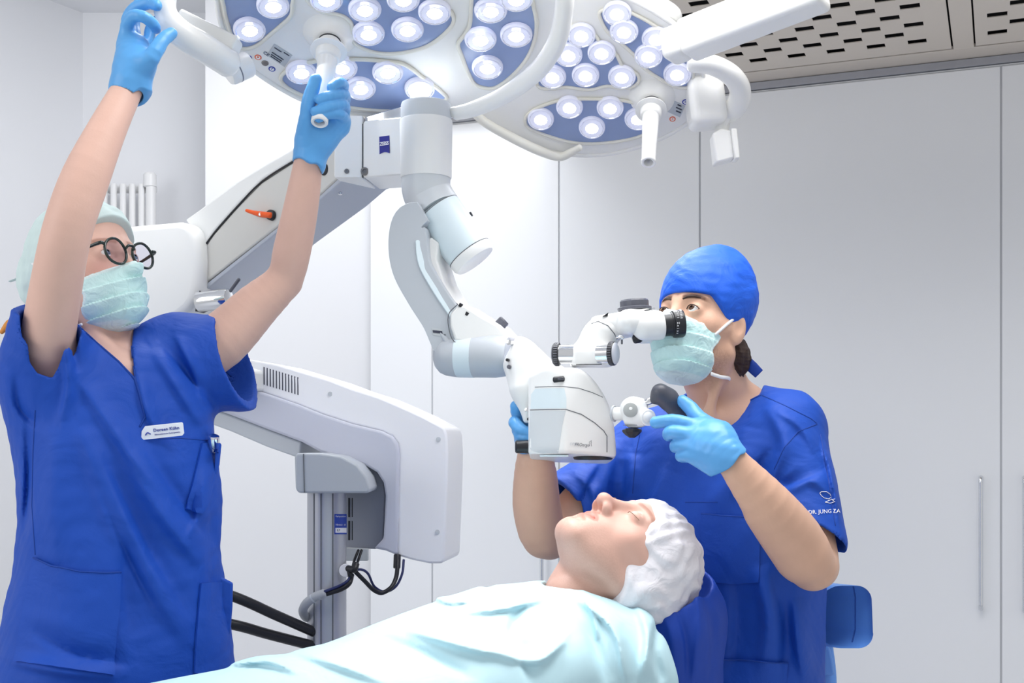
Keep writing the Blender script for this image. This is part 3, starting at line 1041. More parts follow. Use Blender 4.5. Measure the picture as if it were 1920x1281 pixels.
# sticker on the column
bc = bvh_of(col_)
st = patch_on('warning_sticker', bc, [(627, 964), (649.2, 964), (649.2, 1002), (627, 1002)], 0.0012, 0.0012, M_sticker, col_, 3)
patch_on('sticker_field', bc, [(628.5, 990), (648.5, 990), (648.5, 999), (628.5, 999)], 0.0018, 0.001, M_white, col_, 3)
text_proj('sticker_text', bc, 'Parkposition', 5, 638, 968.5, 0, M_white, col_, 0.002, width=18)
text_proj('sticker_text', bc, 'Notaus  ab', 5, 638, 984, 0, M_white, col_, 0.002, width=18)
text_proj('sticker_text', bc, 'LF', 6, 634, 994.5, 0, M_print_d, col_, 0.0026)
# cables
kd = 2.92
tube('cable', [P(672, 1032, 3.03), P(664, 1052, 3.0), P(660, 1070, kd)], 0.0035, M_cable, ms, seg=8)
tube('cable', [P(678, 1032, 3.03), P(670, 1056, 3.0), P(664, 1072, kd)], 0.0035, M_cable, ms, seg=8)
tube('cable', [P(746, 1042, 3.02), P(745, 1066, 3.0), P(742, 1085, 2.99), P(733, 1102, 2.97), P(716, 1112, 2.96), P(700, 1106, 2.95), P(684, 1090, 2.93), P(664, 1070, kd)], 0.0055, M_cable, ms, seg=10)
tube('cable', [P(757, 1050, 3.02), P(754, 1076, 3.0), P(742, 1100, 2.99), P(722, 1110, 2.98), P(702, 1100, 2.96), P(690, 1076, 2.94), P(676, 1068, kd), P(660, 1072, kd)], 0.0032, M_cableb, ms, seg=8)
cyl('cable_plug', P(745, 1040, 3.02), P(744, 1066, 3.01), 0.009, M_black, ms, seg=14)
tube('cable_clip', [P(652, 1066, kd - .01), P(664, 1068, kd - .02), P(668, 1058, kd - .01)], 0.008, M_black, ms, seg=10)
tube('cable_clip', [P(655, 1072, kd - .01), P(658, 1086, kd - .01)], 0.006, M_black, ms, seg=10)
lathe('round_tag', P(648, 1070, 2.94), (0, -1, 0), [(0.016, -0.004), (0.016, 0), (0.015, 0.001)], M_white, ms, seg=20)
tube('cable', [P(660, 1078, kd), P(655, 1094, 2.9), P(640, 1105, 2.9), P(610, 1115, 2.9), P(596, 1122, 2.9)], 0.0058, M_cable, ms, seg=10)
tube('cable', [P(658, 1076, kd), P(652, 1089, 2.9), P(636, 1099, 2.9), P(608, 1110, 2.895), P(596, 1118, 2.895)], 0.0035, M_cableb, ms, seg=8)
tube('cable_sleeve', [P(608, 1113, 2.9), P(590, 1120, 2.9), P(575, 1131, 2.91), P(568, 1145, 2.93), P(573, 1157, 2.96), P(585, 1160, 2.99)], 0.011, M_sleeve, ms, seg=14)
for t in ((600, 1116), (588, 1122)):
    lathe('sleeve_ring', P(t[0], t[1], 2.9), P(575, 1131, 2.91) - P(608, 1113, 2.9), [(0.0117, 0), (0.0117, 0.003)], M_sg2, ms, seg=16)
# push bars of the stand
tube('push_bar', [P(300, 1080, 2.78), P(430, 1116, 2.82), P(520, 1155, 2.88), P(590, 1186, 2.95)], 0.0125, M_black, ms, seg=14)
tube('push_bar', [P(300, 1150, 2.78), P(430, 1170, 2.82), P(505, 1190, 2.88), P(590, 1212, 2.95)], 0.0125, M_black, ms, seg=14)

# --- pivot housing behind the nurse and the lifting beam
piv = [(228, 424), (290, 419), (334, 415), (352, 420), (364, 434), (371, 456), (374, 490), (372, 530), (366, 560), (352, 580), (330, 596), (290, 618), (230, 640), (215, 640), (215, 430)]
prism('pivot_housing', [P(x, y, 2.90) for x, y in piv], (0.10, 0.22, 0), M_sw, ms, 0.022, 5)
prism('pivot_skirt', [P(x, y, 2.96) for x, y in ((230, 600), (330, 590), (362, 566), (376, 570), (372, 590), (330, 612), (320, 660), (420, 690), (420, 730), (230, 720))], (0.1, 0.2, 0), M_sw, ms, 0.012, 4)
def bd(x):
    return 2.95 - (x - 372) / (640 - 372) * 0.32
XV = np.array([0.082, 0.10, 0.0])
side = [(376, 537), (374, 505), (378, 474), (400, 440), (444, 390), (490, 343), (550, 304), (600, 276), (640, 258), (650, 300), (631, 336), (603, 362), (512, 431)]
prism('beam_side', [P(x, y, bd(x)) for x, y in side], XV * 0.9, M_beam, ms, 0.004)
under = [(378, 537), (512, 431), (603, 362), (640, 330), (652, 300), (650, 345), (612, 380), (520, 447), (380, 556)]
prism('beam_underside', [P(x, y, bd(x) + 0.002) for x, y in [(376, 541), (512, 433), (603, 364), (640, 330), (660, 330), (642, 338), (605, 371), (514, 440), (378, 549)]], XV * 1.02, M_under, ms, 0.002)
top = [(346, 412), (372, 394), (444, 340), (500, 305), (550, 277), (620, 240), (650, 232), (650, 250), (620, 262), (550, 300), (490, 338), (444, 385), (400, 435), (376, 472), (368, 452), (360, 430)]
prism('beam_cover', [P(x, y, bd(x) - 0.004) for x, y in top], XV * 1.05, M_sw, ms, 0.006, 3)
tube('beam_gasket', [P(x, y, bd(x) - 0.001) for x, y in ((374, 556), (373, 510), (378, 474), (400, 439), (444, 388.5), (490, 341.5), (550, 302.5), (625, 262))], 0.0022, M_black, ms, seg=6, n=4)
# orange locking lever, label, bolt
q = P(510, 404, bd(510) - 0.004)
lev = lathe('lever_socket', q, (-0.4, -1, 0), [(0.012, -0.006), (0.012, 0.008), (0.010, 0.011), (0.004, 0.012)], M_black, ms, seg=20)
tube('lever', [P(508, 404, bd(508) - 0.018), P(490, 402, bd(490) - 0.022), P(476, 399, bd(476) - 0.028), P(463, 395, bd(463) - 0.034)], [.0085, .0082, .0065, .0058], M_orange, ms, seg=12, flat=[.007, .007, .005, .004])
lathe('lever_screw', P(488, 402, bd(488) - 0.031), (-0.3, -1, 0), [(0.0042, -0.002), (0.0042, 0.0012), (0.002, 0.002)], M_chrome, ms, seg=12)
prism('beam_label', [P(x, y, bd(x) - 0.001) for x, y in ((502, 373), (511, 369), (511.5, 385), (503, 388))], (0, 0.002, 0), M_white, ms)
lathe('beam_bolt', P(608, 318, bd(608) - 0.002), (-0.4, -1, 0), [(0.013, -0.004), (0.013, 0.003), (0.009, 0.005)], M_black, ms, seg=20)
lathe('under_screw', P(638, 363, 2.66), (0.1, -.5, -1), [(0.0045, -0.002), (0.0045, 0.001), (0.003, 0.002)], M_chrome, ms, seg=12)
# counter joint cylinder under the pivot
cyl('joint_roller', P(372, 566, 2.88), P(430, 560, 2.86), 0.024, M_chrome, ms, e=0.002)
prism('joint_gasket', [P(x, y, 2.87) for x, y in ((374, 545), (378, 548), (374, 566), (379, 578), (366, 584), (368, 565))], (0.01, 0.04, 0), M_black, ms)
tube('joint_lever', [P(432, 546, 2.8), P(448, 524, 2.78)], 0.004, M_dgrey, ms, seg=8)

# --- hinge plates
pl1 = prism('hinge_plate', [P(x, y, 2.60) for x, y in ((630, 216), (679, 216), (679, 334), (629, 334), (626, 330), (627, 220))], (0.02, 0.13, 0), M_sw, ms, 0.003)
pl2 = prism('hinge_plate', [P(680.5, 231, 2.60), P(684, 226, 2.60), P(752, 219, 2.52), P(756, 328, 2.52), P(684, 333, 2.60), P(680.5, 331, 2.60)], (0.02, 0.12, 0), M_sw, ms, 0.003)
prism('top_plate', [P(684, 219, 2.61), P(752, 199, 2.56), P(755, 224, 2.56), P(684, 232, 2.61)], (0.02, 0.10, 0), M_chrome, ms, 0.002)
for (x, y) in ((651, 237), (650, 321)):
    lathe('screw', P(x, y, 2.5985), (0, -1, 0), [(0.0052, -0.002), (0.0052, 0.0006), (0.0025, 0.0006), (0.0024, -0.001)], M_button, pl1, seg=14)
lathe('bolt', P(684, 321.5, 2.595), (0, -1, 0), [(0.0085, -0.004), (0.0085, 0.003), (0.005, 0.0035), (0.0045, 0.001)], M_button, pl2, seg=20)
prism('hinge_gap', [P(x, y, 2.602) for x, y in ((679, 232), (680.6, 232), (680.6, 333), (679, 333))], (0, 0.05, 0), M_black, ms)
def pl2d(x):
    return 2.60 - (x - 684) / (752 - 684) * 0.08 - 0.0008
fl = [(711, 256.5), (730, 254), (730.5, 287)] + [(730.5 - 19 * k / 8, 287.5 - 3.2 * math.sin(math.pi * k / 8) + 2.0 * k / 8) for k in range(1, 8)] + [(711.5, 289.5)]
flag = prism('maker_flag', [P(x, y, pl2d(x)) for x, y in fl], (0, 0.0006, 0), M_logo, pl2)
xa = unit(P(730, 266, pl2d(730)) - P(711, 268.5, pl2d(711)))
text_on('maker_name', 'ZEISS', 0.0105, P(720.6, 269.5, pl2d(720.6) - 0.0030), xa, (0, 0, 1), M_white, pl2, width=0.0285, bold=0.0002)

# --- vertical joint and elbow tube
dj = 2.52
ax0 = P(799, 325, dj); axr = npx(49.5, dj)
zt_, zm_, zb_ = P(0, 180, dj - axr)[2], P(0, 213, dj - axr)[2], P(0, 324, dj - axr)[2]
jc = np.array([ax0[0], dj, 0])
lathe('joint_cap', jc + EZ * zm_, (0, 0, 1), [(axr * .96, 0), (axr * .955, zt_ - zm_ - 0.006), (axr * .93, zt_ - zm_ - 0.001), (axr * .88, zt_ - zm_)], M_sg, ms, seg=48)
lathe('joint_body', jc + EZ * zb_, (0, 0, 1), [(axr * .95, 0), (axr * .97, 0.002), (axr * 1.0, zm_ - zb_ - 0.004), (axr * .985, zm_ - zb_)], M_sw, ms, seg=48)
tube('elbow', [jc + EZ * (zb_ + 0.01), jc + EZ * (zb_ - 0.02), P(806, 372, dj), P(822, 398, dj - .01)], [axr * .93] * 4, M_sg, ms, seg=40, n=8, round_end=False)
tube('elbow_tube', [P(820, 395, dj - .01), P(850, 436, dj - .015), P(882, 478, dj - .02)], [axr * .925, axr * .91, axr * .87], M_cyan, ms, seg=40, n=6, round_end=False)
ed = unit(P(882, 478, dj - .02) - P(820, 395, dj - .01))
cyl('seam_ring', P(820.5, 396, dj - .01) - ed * .0008, P(820.5, 396, dj - .01) + ed * .0008, axr * .935, M_seam, ms, seg=40, e=0.0002)
lathe('tube_cap', P(880, 475, dj - .02), ed, [(axr * .885, 0), (axr * .89, 0.004), (axr * .88, 0.014), (axr * .80, 0.021), (axr * .6, 0.023)], M_sw, ms, seg=40)
cyl('seam_ring', P(880, 475, dj - .02) - ed * .0006, P(880, 475, dj - .02) + ed * .0012, axr * .893, M_seam, ms, seg=40, e=0.0002)
lathe('side_button', P(883, 402, dj - .01), (1, -.3, .5), [(0.005, -0.004), (0.005, 0.002)], M_black, ms, seg=12)

# --- curved carrier arm
dc = 2.45
arm_c = [(792, 396), (768, 412), (764, 450), (770, 500), (796, 550), (826, 596), (852, 640), (880, 668)]
arm_w = [20, 30, 36, 36, 36, 37, 42, 40]
ap = smoothpath([np.array([x, y, w]) for (x, y), w in zip(arm_c, arm_w)], 6)
Lp, Rp = [], []
for i in range(len(ap)):
    t = ap[min(i + 1, len(ap) - 1)][:2] - ap[max(i - 1, 0)][:2]
    t = t / np.linalg.norm(t); nn = np.array([t[1], -t[0]])
    Lp.append(ap[i][:2] - nn * ap[i][2]); Rp.append(ap[i][:2] + nn * ap[i][2])
prism('carrier_arm', [P(x, y, dc) for x, y in Lp] + [P(x, y, dc) for x, y in Rp[::-1]], (0.02, 0.085, 0), M_sg2, ms, 0.011, 4)
Mp = [p[:2] * .62 + r * .38 for p, r in zip(ap, Rp)]
Rq = [p[:2] * .10 + r * .90 for p, r in zip(ap, Rp)]
prism('arm_bevel', [P(x, y, dc - .004) for x, y in Mp[12:36]] + [P(x, y, dc + .004) for x, y in Rq[12:36][::-1]], (0.01, 0.02, 0), M_cyan, ms, 0.003)
inner = [(806, 444), (822, 455), (818, 485), (832, 528), (858, 572), (838, 594), (812, 552), (800, 512), (798, 474)]
prism('inner_cover', [P(x, y, dc + 0.02) for x, y in inner], (0.025, 0.08, 0), M_sw, ms, 0.003)
wedge = [(858, 571), (871, 570), (902, 590), (934, 608), (951, 626), (946, 648), (920, 650), (880, 646), (852, 640), (842, 612), (842, 588)]
wd = prism('arm_wedge', [P(x, y, dc - 0.012) for x, y in wedge], (0.025, 0.095, 0), M_sw, ms, 0.007, 3)
tube('arm_seam', [P(x, y, dc - 0.0125) for x, y in ((858, 571), (842, 588), (841, 612), (852, 641), (885, 648), (922, 652), (944, 649))], 0.0011, M_seam, ms, seg=6, n=4)
prism('seam_strip', [P(x, y, dc + 0.018) for x, y in ((801, 438), (803.5, 438), (801.5, 470), (804, 510), (816, 548), (859, 570), (855, 572), (813, 550), (801, 512), (798.5, 470))], (0, 0.004, 0), M_seam, ms)
for (x, y) in ((874, 556), (886, 572)):
    lathe('arm_screw', P(x - 10, y + 16, dc - 0.01), (.5, -.2, .8), [(0.004, -0.004), (0.004, 0.003)], M_black, wd, seg=10)
lathe('arm_socket', P(764, 393, dc + 0.03), (-.5, -.5, .6), [(0.010, -0.01), (0.010, 0.004), (0.007, 0.005), (0.006, 0.001)], M_dgrey, ms, seg=16)
lathe('clamp_knob', P(934, 613, dc + 0.02), unit(P(947, 600, dc) - P(934, 613, dc)), [(0.012, -0.004), (0.012, 0.016), (0.0105, 0.019), (0.005, 0.0195)], M_dgrey, ms, seg=18, ang=15)
bar_a, bar_b = P(836, 667, dc + 0.03), P(948, 668, dc + 0.0)
bu = unit(bar_b - bar_a); bl = np.linalg.norm(bar_b - bar_a); rb = 0.044
barrel = lathe('arm_barrel', bar_a - bu * 0.02, bu, [(0.012, -0.005), (0.026, 0.001), (0.036, 0.010), (0.041, 0.022), (rb, 0.045), (rb, bl), (rb * .93, bl + 0.02), (rb * .85, bl + 0.026)], M_sg2, ms, seg=40, ang=50)
lathe('barrel_band', bar_a + bu * 0.026, bu, [(rb * .99, 0), (rb * 1.012, 0.001), (rb * 1.012, 0.034), (rb * .99, 0.035)], M_cyan, barrel, seg=40)
prism('arm_body', [P(x, y, dc - 0.005) for x, y in ((815, 612), (850, 640), (885, 649), (944, 652), (950, 668), (944, 690), (905, 680), (870, 676), (838, 660))], (0.02, 0.08, 0), M_sg2, ms, 0.010, 3)
bt = prism('type_label', [P(x, y, dc - 0.0008) for x, y in ((809, 614), (828, 618), (832, 632), (812, 628))], (0, 0.001, 0), M_plate, ms)
prism('bar_code', [P(x, y, dc - 0.0014) for x, y in ((811, 619), (829, 621), (830, 626), (812, 624))], (0, 0.001, 0), M_print_d, bt)
text_on('ce_mark', 'CE', 0.007, P(832, 629, dc - 0.001), (1, 0, -.1), (.1, 0, 1), M_print_d, ms)

# --- link down to the microscope
dm = 2.32
def f_link(X):
    pts = [P(972, 664, dm + .06), P(986, 690, dm + .05), P(984, 730, dm + .03), P(988, 786, dm + .02)]
    d = d_chain(X, pts, [npx(34, dm), npx(30, dm), npx(22, dm), npx(8, dm)], 0.03)
    d = smax(d, d_plane(X, P(951, 668, dm + .06), unit(P(940, 660, dm) - P(975, 676, dm))), 0.006)
    d = smin(d, d_seg(X, P(990, 690, dm + .05), P(1040, 712, dm + .07), .032, .03), 0.03)
    return d
soft('link_arm', f_link, P(930, 800, dm) - np.array([0, 0.06, 0]), P(1070, 610, dm) + np.array([0.02, .16, 0.02]), 0.0025, M_sw, ms)
for (x, y, r, m_) in ((954, 642, .005, M_chrome), (951, 675, .003, M_black), (954, 688, .004, M_dgrey), (988, 769, .0045, M_chrome), (991, 786, .003, M_black)):
    lathe('link_screw', P(x, y, dm + 0.018 if x < 970 else dm - 0.001), (-.35, -1, 0), [(r, -0.02), (r, 0.001), (r * .6, 0.0016)], m_, ms, seg=12)

# --- microscope body: bevelled block with a front ridge
def body_planes():
    e = P(1056, 760, dm - 0.055)          # on the front ridge
    pl = [(e, unit((-0.52, -0.86, 0.02))), (e, unit((0.36, -0.93, 0.05))),
          (P(991, 780, dm), (-1, 0.05, 0.0)), (P(1154, 800, dm), unit((1, -0.1, 0.06))),
          (P(1070, 853, dm - .03), unit((-.03, -.12, -1))), (P(1070, 690, dm), unit((0.0, -.05, 1))),
          (P(1010, 692, dm), unit((-0.55, -.1, 1))), (P(1070, 760, dm + .12), (0, 1, 0)),
          (P(1060, 745, dm - .052), unit((0.02, -1, 0.22)))]
    return pl
BP = body_planes()
def f_body(X):
    d = None
    for c, n in BP:
        e = d_plane(X, c, n)
        d = e if d is None else smax(d, e, 0.007)
    s = d_ell(X, P(1040, 850, dm), (npx(118, dm), 0.4, npx(172, dm)))
    return smax(d, s, 0.01)
lo, hi = P(975, 875, dm) - np.array([0, .09, 0]), P(1170, 675, dm) + np.array([.01, .14, .01])
mb = soft('microscope_body', f_body, lo, hi, 0.002, M_sw, ms)
bb = bvh_of(mb)
line_on('seam', bb, [(1003, 726), (1030, 725), (1058, 725), (1085, 728), (1110, 736), (1130, 745), (1145, 757), (1150, 765)], 0.0007, M_seam, mb)
line_on('seam', bb, [(994, 769), (1030, 768), (1062, 768), (1090, 777), (1115, 793), (1132, 808), (1138, 818), (1138, 848)], 0.0009, M_seam, mb)
patch_on('shaded_panel', bb, [(994, 771), (1030, 770), (1061, 770), (1054, 800), (1047, 850), (1010, 849), (996, 845), (992, 836)], 0.0005, 0.001, M_sg, mb, 6)  # left facet's shade put into the colour, here and in the patch above it
patch_on('shaded_panel', bb, [(996, 740), (1004, 729), (1030, 728), (1058, 728), (1062, 746), (1062, 766), (1030, 766), (995, 767)], 0.0005, 0.001, M_cyan, mb, 6)
text_proj('model_name', bb, 'OPMI', 7.5, 1074, 833, 2, M_sg2, mb, 0.0016, width=13, shear=0.2)
text_proj('model_name', bb, 'PROergo', 9, 1090.5, 834.5, 3, M_print_d, mb, 0.0016, width=27, shear=0.2)
line_on('tooth_mark', bb, [(1105, 837), (1105, 829), (1109, 826), (1108, 832), (1109, 837)], 0.0004, M_seam, mb, 0.0002, 3)
lathe('objective_ring', P(1112, 851, dm + 0.016), (0, 0, -1), [(npx(37, dm), -0.002), (npx(37, dm), 0.004), (npx(38.5, dm), 0.006), (npx(36, dm), 0.011), (npx(30, dm), 0.012)], M_black, ms, seg=36)
prism('bottom_plate', [P(x, 853, d) for x, d in ((1012, dm - .02), (1066, dm - .045), (1066, dm + .06), (1012, dm + .06))], (0, 0, -0.004), M_cyan, ms, 0.001)
kn = lathe('side_knob', P(990, 838, dm), (-1, -.05, 0), [(0.013, -0.01), (0.013, 0.005), (0.0125, 0.006), (0.0125, 0.022), (0.010, 0.0245), (0.004, 0.025)], M_black, ms, seg=24)
tube('slide_button', [P(1040, 712.5, dm - .040), P(1056, 710.5, dm - .046)], [.0065, .0055], M_black, ms, seg=12)
for k in (-1.2, 1.2):
    tube('button_rib', [P(1046, 711 + k, dm - .0505), P(1057, 710 + k, dm - .0525)], .0008, M_dgrey, ms, seg=6)

# --- tilting tube head with two adjustment knobs
def f_head(X):
    base = d_box(X, P(1108, 672, dm + .01), (npx(36, dm), .038, npx(15, dm)), None, .008)
    d = smin(base, d_seg(X, P(1108, 668, dm + .01), P(1130, 622, dm + .005), npx(36, dm), npx(27, dm)), .03)
    d = smin(d, d_seg(X, P(1120, 630, dm + .01), P(1150, 618, dm), npx(26, dm), npx(22, dm)), .02)
    d = smax(d, d_plane(X, P(1108, 685.5, dm - .03), (0, 0, -1)), .003)
    d = smax(d, d_plane(X, P(1071, 660, dm), (-1, 0, 0.12)), .008)
    d = smax(d, d_plane(X, P(1108, 660, dm - .036), unit((-.15, -1, 0.12))), .008)
    return d
hd_ = soft('tilt_head', f_head, P(1040, 700, dm) - np.array([0, .08, 0]), P(1190, 575, dm) + np.array([0, .09, 0]), 0.002, M_sw, ms)
bh = bvh_of(hd_)
line_on('seam', bh, [(1109, 607), (1122, 603), (1140, 611), (1152, 626), (1160, 645)], 0.0010, M_seam, hd_)
line_on('seam', bh, [(1072, 684), (1100, 683.5), (1128, 683)], 0.0010, M_black, hd_)
ka = unit((1, -0.45, 0))
def knob(px, py, d, ax, face, lead):
    q = P(px, py, d)
    lathe('knob_collar', q - ax * (0.030 + lead), ax, [(0.0175, 0), (0.0175, 0.032 + lead)], M_chrome, ms, seg=32)
    g = lathe('knob_grip', q, ax, [(0.020, -0.007), (0.0222, -0.006), (0.0222, 0.002), (0.0215, 0.0035)], M_black, ms, seg=36)
    for k in range(30):
        t = k * math.pi * 2 / 30
        u_, v_, a_ = frame_of(ax)
        r = (u_ * math.cos(t) + v_ * math.sin(t)) * 0.0222
        tube('rib', [q + r - ax * 0.0055, q + r + ax * 0.0015], 0.0008, M_dgrey, g, seg=4, n=1, round_end=False)
    lathe('knob_face', q, ax, [(0.0208, 0.002), (0.0205, 0.0045), (0.018, 0.0065), (0.010, 0.008)], face, ms, seg=36)
knob(1150, 663, dm - .045, ka, M_pink, 0.0)
knob(1043, 664.5, dm + .0, -unit((1, -0.25, 0)), M_dgrey, 0.006)
tube('head_lever', [P(1157, 634, dm - .04), P(1164, 632, dm - .045), P(1168, 634, dm - .045)], .0038, M_chrome, ms, seg=10)
tube('head_lever', [P(1166, 638, dm - .04), P(1166, 645, dm - .04)], .0018, M_dgrey, ms, seg=8)

# --- binocular head
def f_bino(X):
    d = d_seg(X, P(1135, 612, dm + .01), P(1168, 605, dm), npx(30, dm), npx(28, dm))
    d = smin(d, d_box(X, P(1190, 604, dm - .01), (npx(30, dm), .035, npx(24, dm)), None, .012), .014)
    d = smax(d, d_plane(X, P(1180, 585, dm), unit((-.12, 0, 1))), .004)
    d = smax(d, d_plane(X, P(1190, 640, dm), unit((.1, 0, -1))), .004)
    d = smin(d, d_seg(X, P(1184, 604, dm - .048), P(1200, 604, dm - .05), npx(22, dm), npx(18, dm)), .012)
    return d
bn = soft('binocular_head', f_bino, P(1095, 660, dm) - np.array([0, .10, 0]), P(1250, 560, dm) + np.array([0, .08, 0]), 0.002, M_sw, ms)
ea = unit((1.0, 0.10, 0.10))
for dy in (-0.045, 0.02):
    q = P(1206, 617, dm) + np.array([0, dy, 0])
    def f_eye(X, q=q):
        d = d_seg(X, q, q + ea * 0.022, .0265, .0275)
        d = smin(d, d_box(X, q + ea * 0.0 + EZ * 0.012, (.022, .018, .012), None, .008), .015)
        return smax(d, d_plane(X, q + ea * 0.034, ea), .004)
    tb = soft('eyepiece_tube', f_eye, q - .045, q + .075, 0.002, M_sw, ms)
    e0 = q + ea * 0.034
    ep = lathe('eyepiece', e0, ea, [(0.0215, -0.01), (0.0215, 0.014), (0.0225, 0.0145), (0.0225, 0.017), (0.0255, 0.018), (0.0262, 0.021), (0.0262, 0.034), (0.0248, 0.0375), (0.020, 0.038), (0.018, 0.036)], M_black, ms, seg=40)
    u_, v_, a_ = frame_of(ea)
    if dy < 0:
        for k in range(18):
            t = math.pi * (0.60 + 0.8 * k / 17.0) - math.pi * .5
            r = (np.array([0, -1, 0]) * math.cos(t) + EZ * math.sin(t))
            tube('diopter_tick', [e0 + r * 0.0263 + ea * 0.029, e0 + r * 0.0263 + ea * 0.033], 0.0005, M_white, ep, seg=4, n=1, round_end=False)
        for i, ch in enumerate('Carl Zeiss'):
            t = math.pi * (0.30 - 0.062 * i)
            r = np.array([0, -1, 0]) * math.cos(t) + EZ * math.sin(t)
            if ch != ' ':
                text_on('lettering', ch, 0.0062, e0 + r * 0.0264 + ea * 0.0245, np.array([0, -1, 0]) * math.sin(t) - EZ * math.cos(t), -ea * -1.0, M_white, ep)
cp = lathe('top_dial', P(1190, 582, dm - .01), unit((-.06, 0, 1)), [(npx(31, dm), 0), (npx(32, dm), 0.002), (npx(32, dm), 0.005), (npx(27, dm), 0.007), (npx(27, dm), 0.017), (npx(25, dm), 0.020), (npx(10, dm), 0.0215)], M_dgrey, ms, seg=20, ang=12)
prism('index_fin', [P(x, y, dm - .02) for x, y in ((1130, 593), (1141, 586), (1139, 593))], (0, .01, 0), M_black, ms)
lathe('bino_screw', P(1226, 579, dm - .04), (0, -1, 0), [(0.0025, -.004), (0.0025, 0.001)], M_chrome, ms, seg=10)
prism('bino_slot', [P(x, y, dm - .045) for x, y in ((1201, 583.2), (1222, 578.6), (1222, 580.2), (1201, 585))], (0, .006, 0), M_black, ms)
tube('under_grip', [P(1190, 636, dm - .03), P(1200, 634, dm - .03)], .009, M_black, ms, seg=10)

# --- side joint with grip
gj = dm - 0.06
jb = P(1192, 776, gj)
cyl('joint_collar', P(1150, 776, gj + .02), P(1180, 776, gj), 0.0125, M_sw, ms)
cyl('joint_collar_ring', P(1149, 776, gj + .02), P(1153, 776, gj + .018), 0.0155, M_sg2, ms, e=.001)
def f_joint(X):
    d = d_seg(X, P(1186, 768, gj), P(1190, 784, gj), .0235, .0215)
    d = smin(d, d_seg(X, P(1192, 780, gj), P(1210, 782, gj - .012), .0165, .0155), .01)
    d = smin(d, d_seg(X, P(1190, 762, gj), P(1204, 758, gj), .012, .009), .012)
    return smax(d, d_plane(X, P(1190, 803, gj), (0, 0, -1)), .004)
jo = soft('swivel_joint', f_joint, P(1155, 815, gj) - np.array([0, .05, 0]), P(1235, 735, gj) + np.array([0, .04, 0]), 0.0015, M_sw, ms)
lathe('joint_disc', P(1182, 769, gj - .0205), unit((-.25, -1, 0.05)), [(0.0135, -0.006), (0.0135, 0.0012), (0.012, 0.002)], mat('joint disc grey', (168, 172, 172), .4), jo, seg=28)
lathe('joint_cap', P(1214, 783, gj - .018), unit((.35, -1, -.05)), [(0.0155, -0.012), (0.0155, 0.003), (0.0135, 0.005)], M_sw, jo, seg=28)
lathe('joint_ring', P(1187, 797, gj), (0, 0, -1), [(0.0185, 0), (0.0185, .001)], M_seam, jo, seg=24)
lathe('star_knob', P(1185, 803, gj - .002), (0, 0, -1), [(0.010, 0), (0.018, 0.003), (0.018, 0.007), (0.012, 0.013), (0.005, 0.018)], M_black, ms, seg=8, ang=15)
cyl('grip_rod', P(1202, 758, gj), P(1228, 749, gj - .01), 0.0062, M_chrome, ms)
GR = [P(1226, 750, gj - .01), P(1238, 737, gj - .012), P(1252, 748, gj - .005), P(1276, 778, gj + .01), P(1300, 808, gj + .025)]
def f_grip(X):
    d = d_chain(X, GR[1:], [.0165, .0178, .0165, .0150], .012)
    d = smin(d, d_seg(X, GR[0], GR[1], .0075, .013), .010)
    return d
gp = soft('hand_grip', f_grip, P(1215, 835, gj) - np.array([0, .05, 0]), P(1330, 715, gj) + np.array([0, .07, .0]), 0.0016, mat('grip anthracite', (78, 80, 90), .4), ms)
tube('grip_button', [P(1256, 731, gj - .012), P(1260, 735, gj - .012)], .0032, mat('blue button', (50, 60, 170), .35), gp, seg=10)
tube('grip_button', [P(1287, 769.5, gj - .004), P(1290, 773, gj - .004)], .0036, mat('yellow button', (246, 200, 40), .35), gp, seg=10)

# ================================================================ PEOPLE
M_skin_a = mat('skin nurse', (222, 182, 166), 0.46, var=0.07, vscale=22, attr=True, bump=0.12, bscale=260, spec=0.35)
M_skin_b = mat('skin surgeon', (216, 174, 150), 0.46, var=0.07, vscale=22, attr=True, bump=0.12, bscale=260, spec=0.35)
M_skin_c = mat('skin patient', (216, 174, 158), 0.46, var=0.06, vscale=22, attr=True, bump=0.10, bscale=260, spec=0.4)
M_scrub = mat('royal blue scrub cloth', (10, 72, 176), 0.66, var=0.08, vscale=9, bump=0.15, bscale=700, sheen=0.0, wr=0.30, wscale=9.0)
M_scrub2 = mat('royal blue scrub seam', (8, 60, 150), 0.7, var=0.08)
M_cap = mat('royal blue cap cloth', (18, 92, 214), 0.64, var=0.08, vscale=12, bump=0.2, bscale=500, sheen=0.0, wr=0.3, wscale=16.0)
M_glove = mat('sky blue nitrile glove', (92, 164, 224), 0.36, var=0.05, vscale=20, bump=0.06, bscale=220)
M_mask = mat('mint mask fleece', (200, 234, 234), 0.75, var=0.03, attr=True, bump=0.1, bscale=900, wr=0.35, wscale=30.0)
M_strap = mat('white mask band', (240, 242, 244), 0.6)
M_capn = mat('pale mint cap fleece', (206, 224, 222), 0.75, var=0.05, vscale=20, bump=0.2, bscale=400)
M_capp = mat('white hair net fleece', (228, 226, 232), 0.7, var=0.06, vscale=25, bump=0.2, bscale=220, wr=0.25, wscale=30.0)
M_drape = mat('pale aqua drape fleece', (184, 217, 226), 0.75, var=0.03, vscale=12, bump=0.08, bscale=900, wr=0.25, wscale=9.0)
M_eyew = mat('eye white', (232, 230, 228), 0.12)
M_iris = mat('brown iris', (88, 62, 46), 0.15)
M_irisb = mat('grey blue iris', (110, 130, 150), 0.15)
M_pupil = mat('pupil', (12, 10, 10), 0.1)
M_brow = mat('dark brown hair', (58, 42, 36), 0.7, var=0.25, vscale=120, bump=0.5, bscale=300)
M_browp = mat('light brown brow', (150, 116, 98), 0.7, var=0.2, vscale=120)
M_frame = mat('dark green spectacle frame', (20, 40, 36), 0.2, coat=0.4)
M_slens = mat('spectacle lens', (235, 232, 242), 0.02, trans=1.0, ior=1.04, var=0.0)

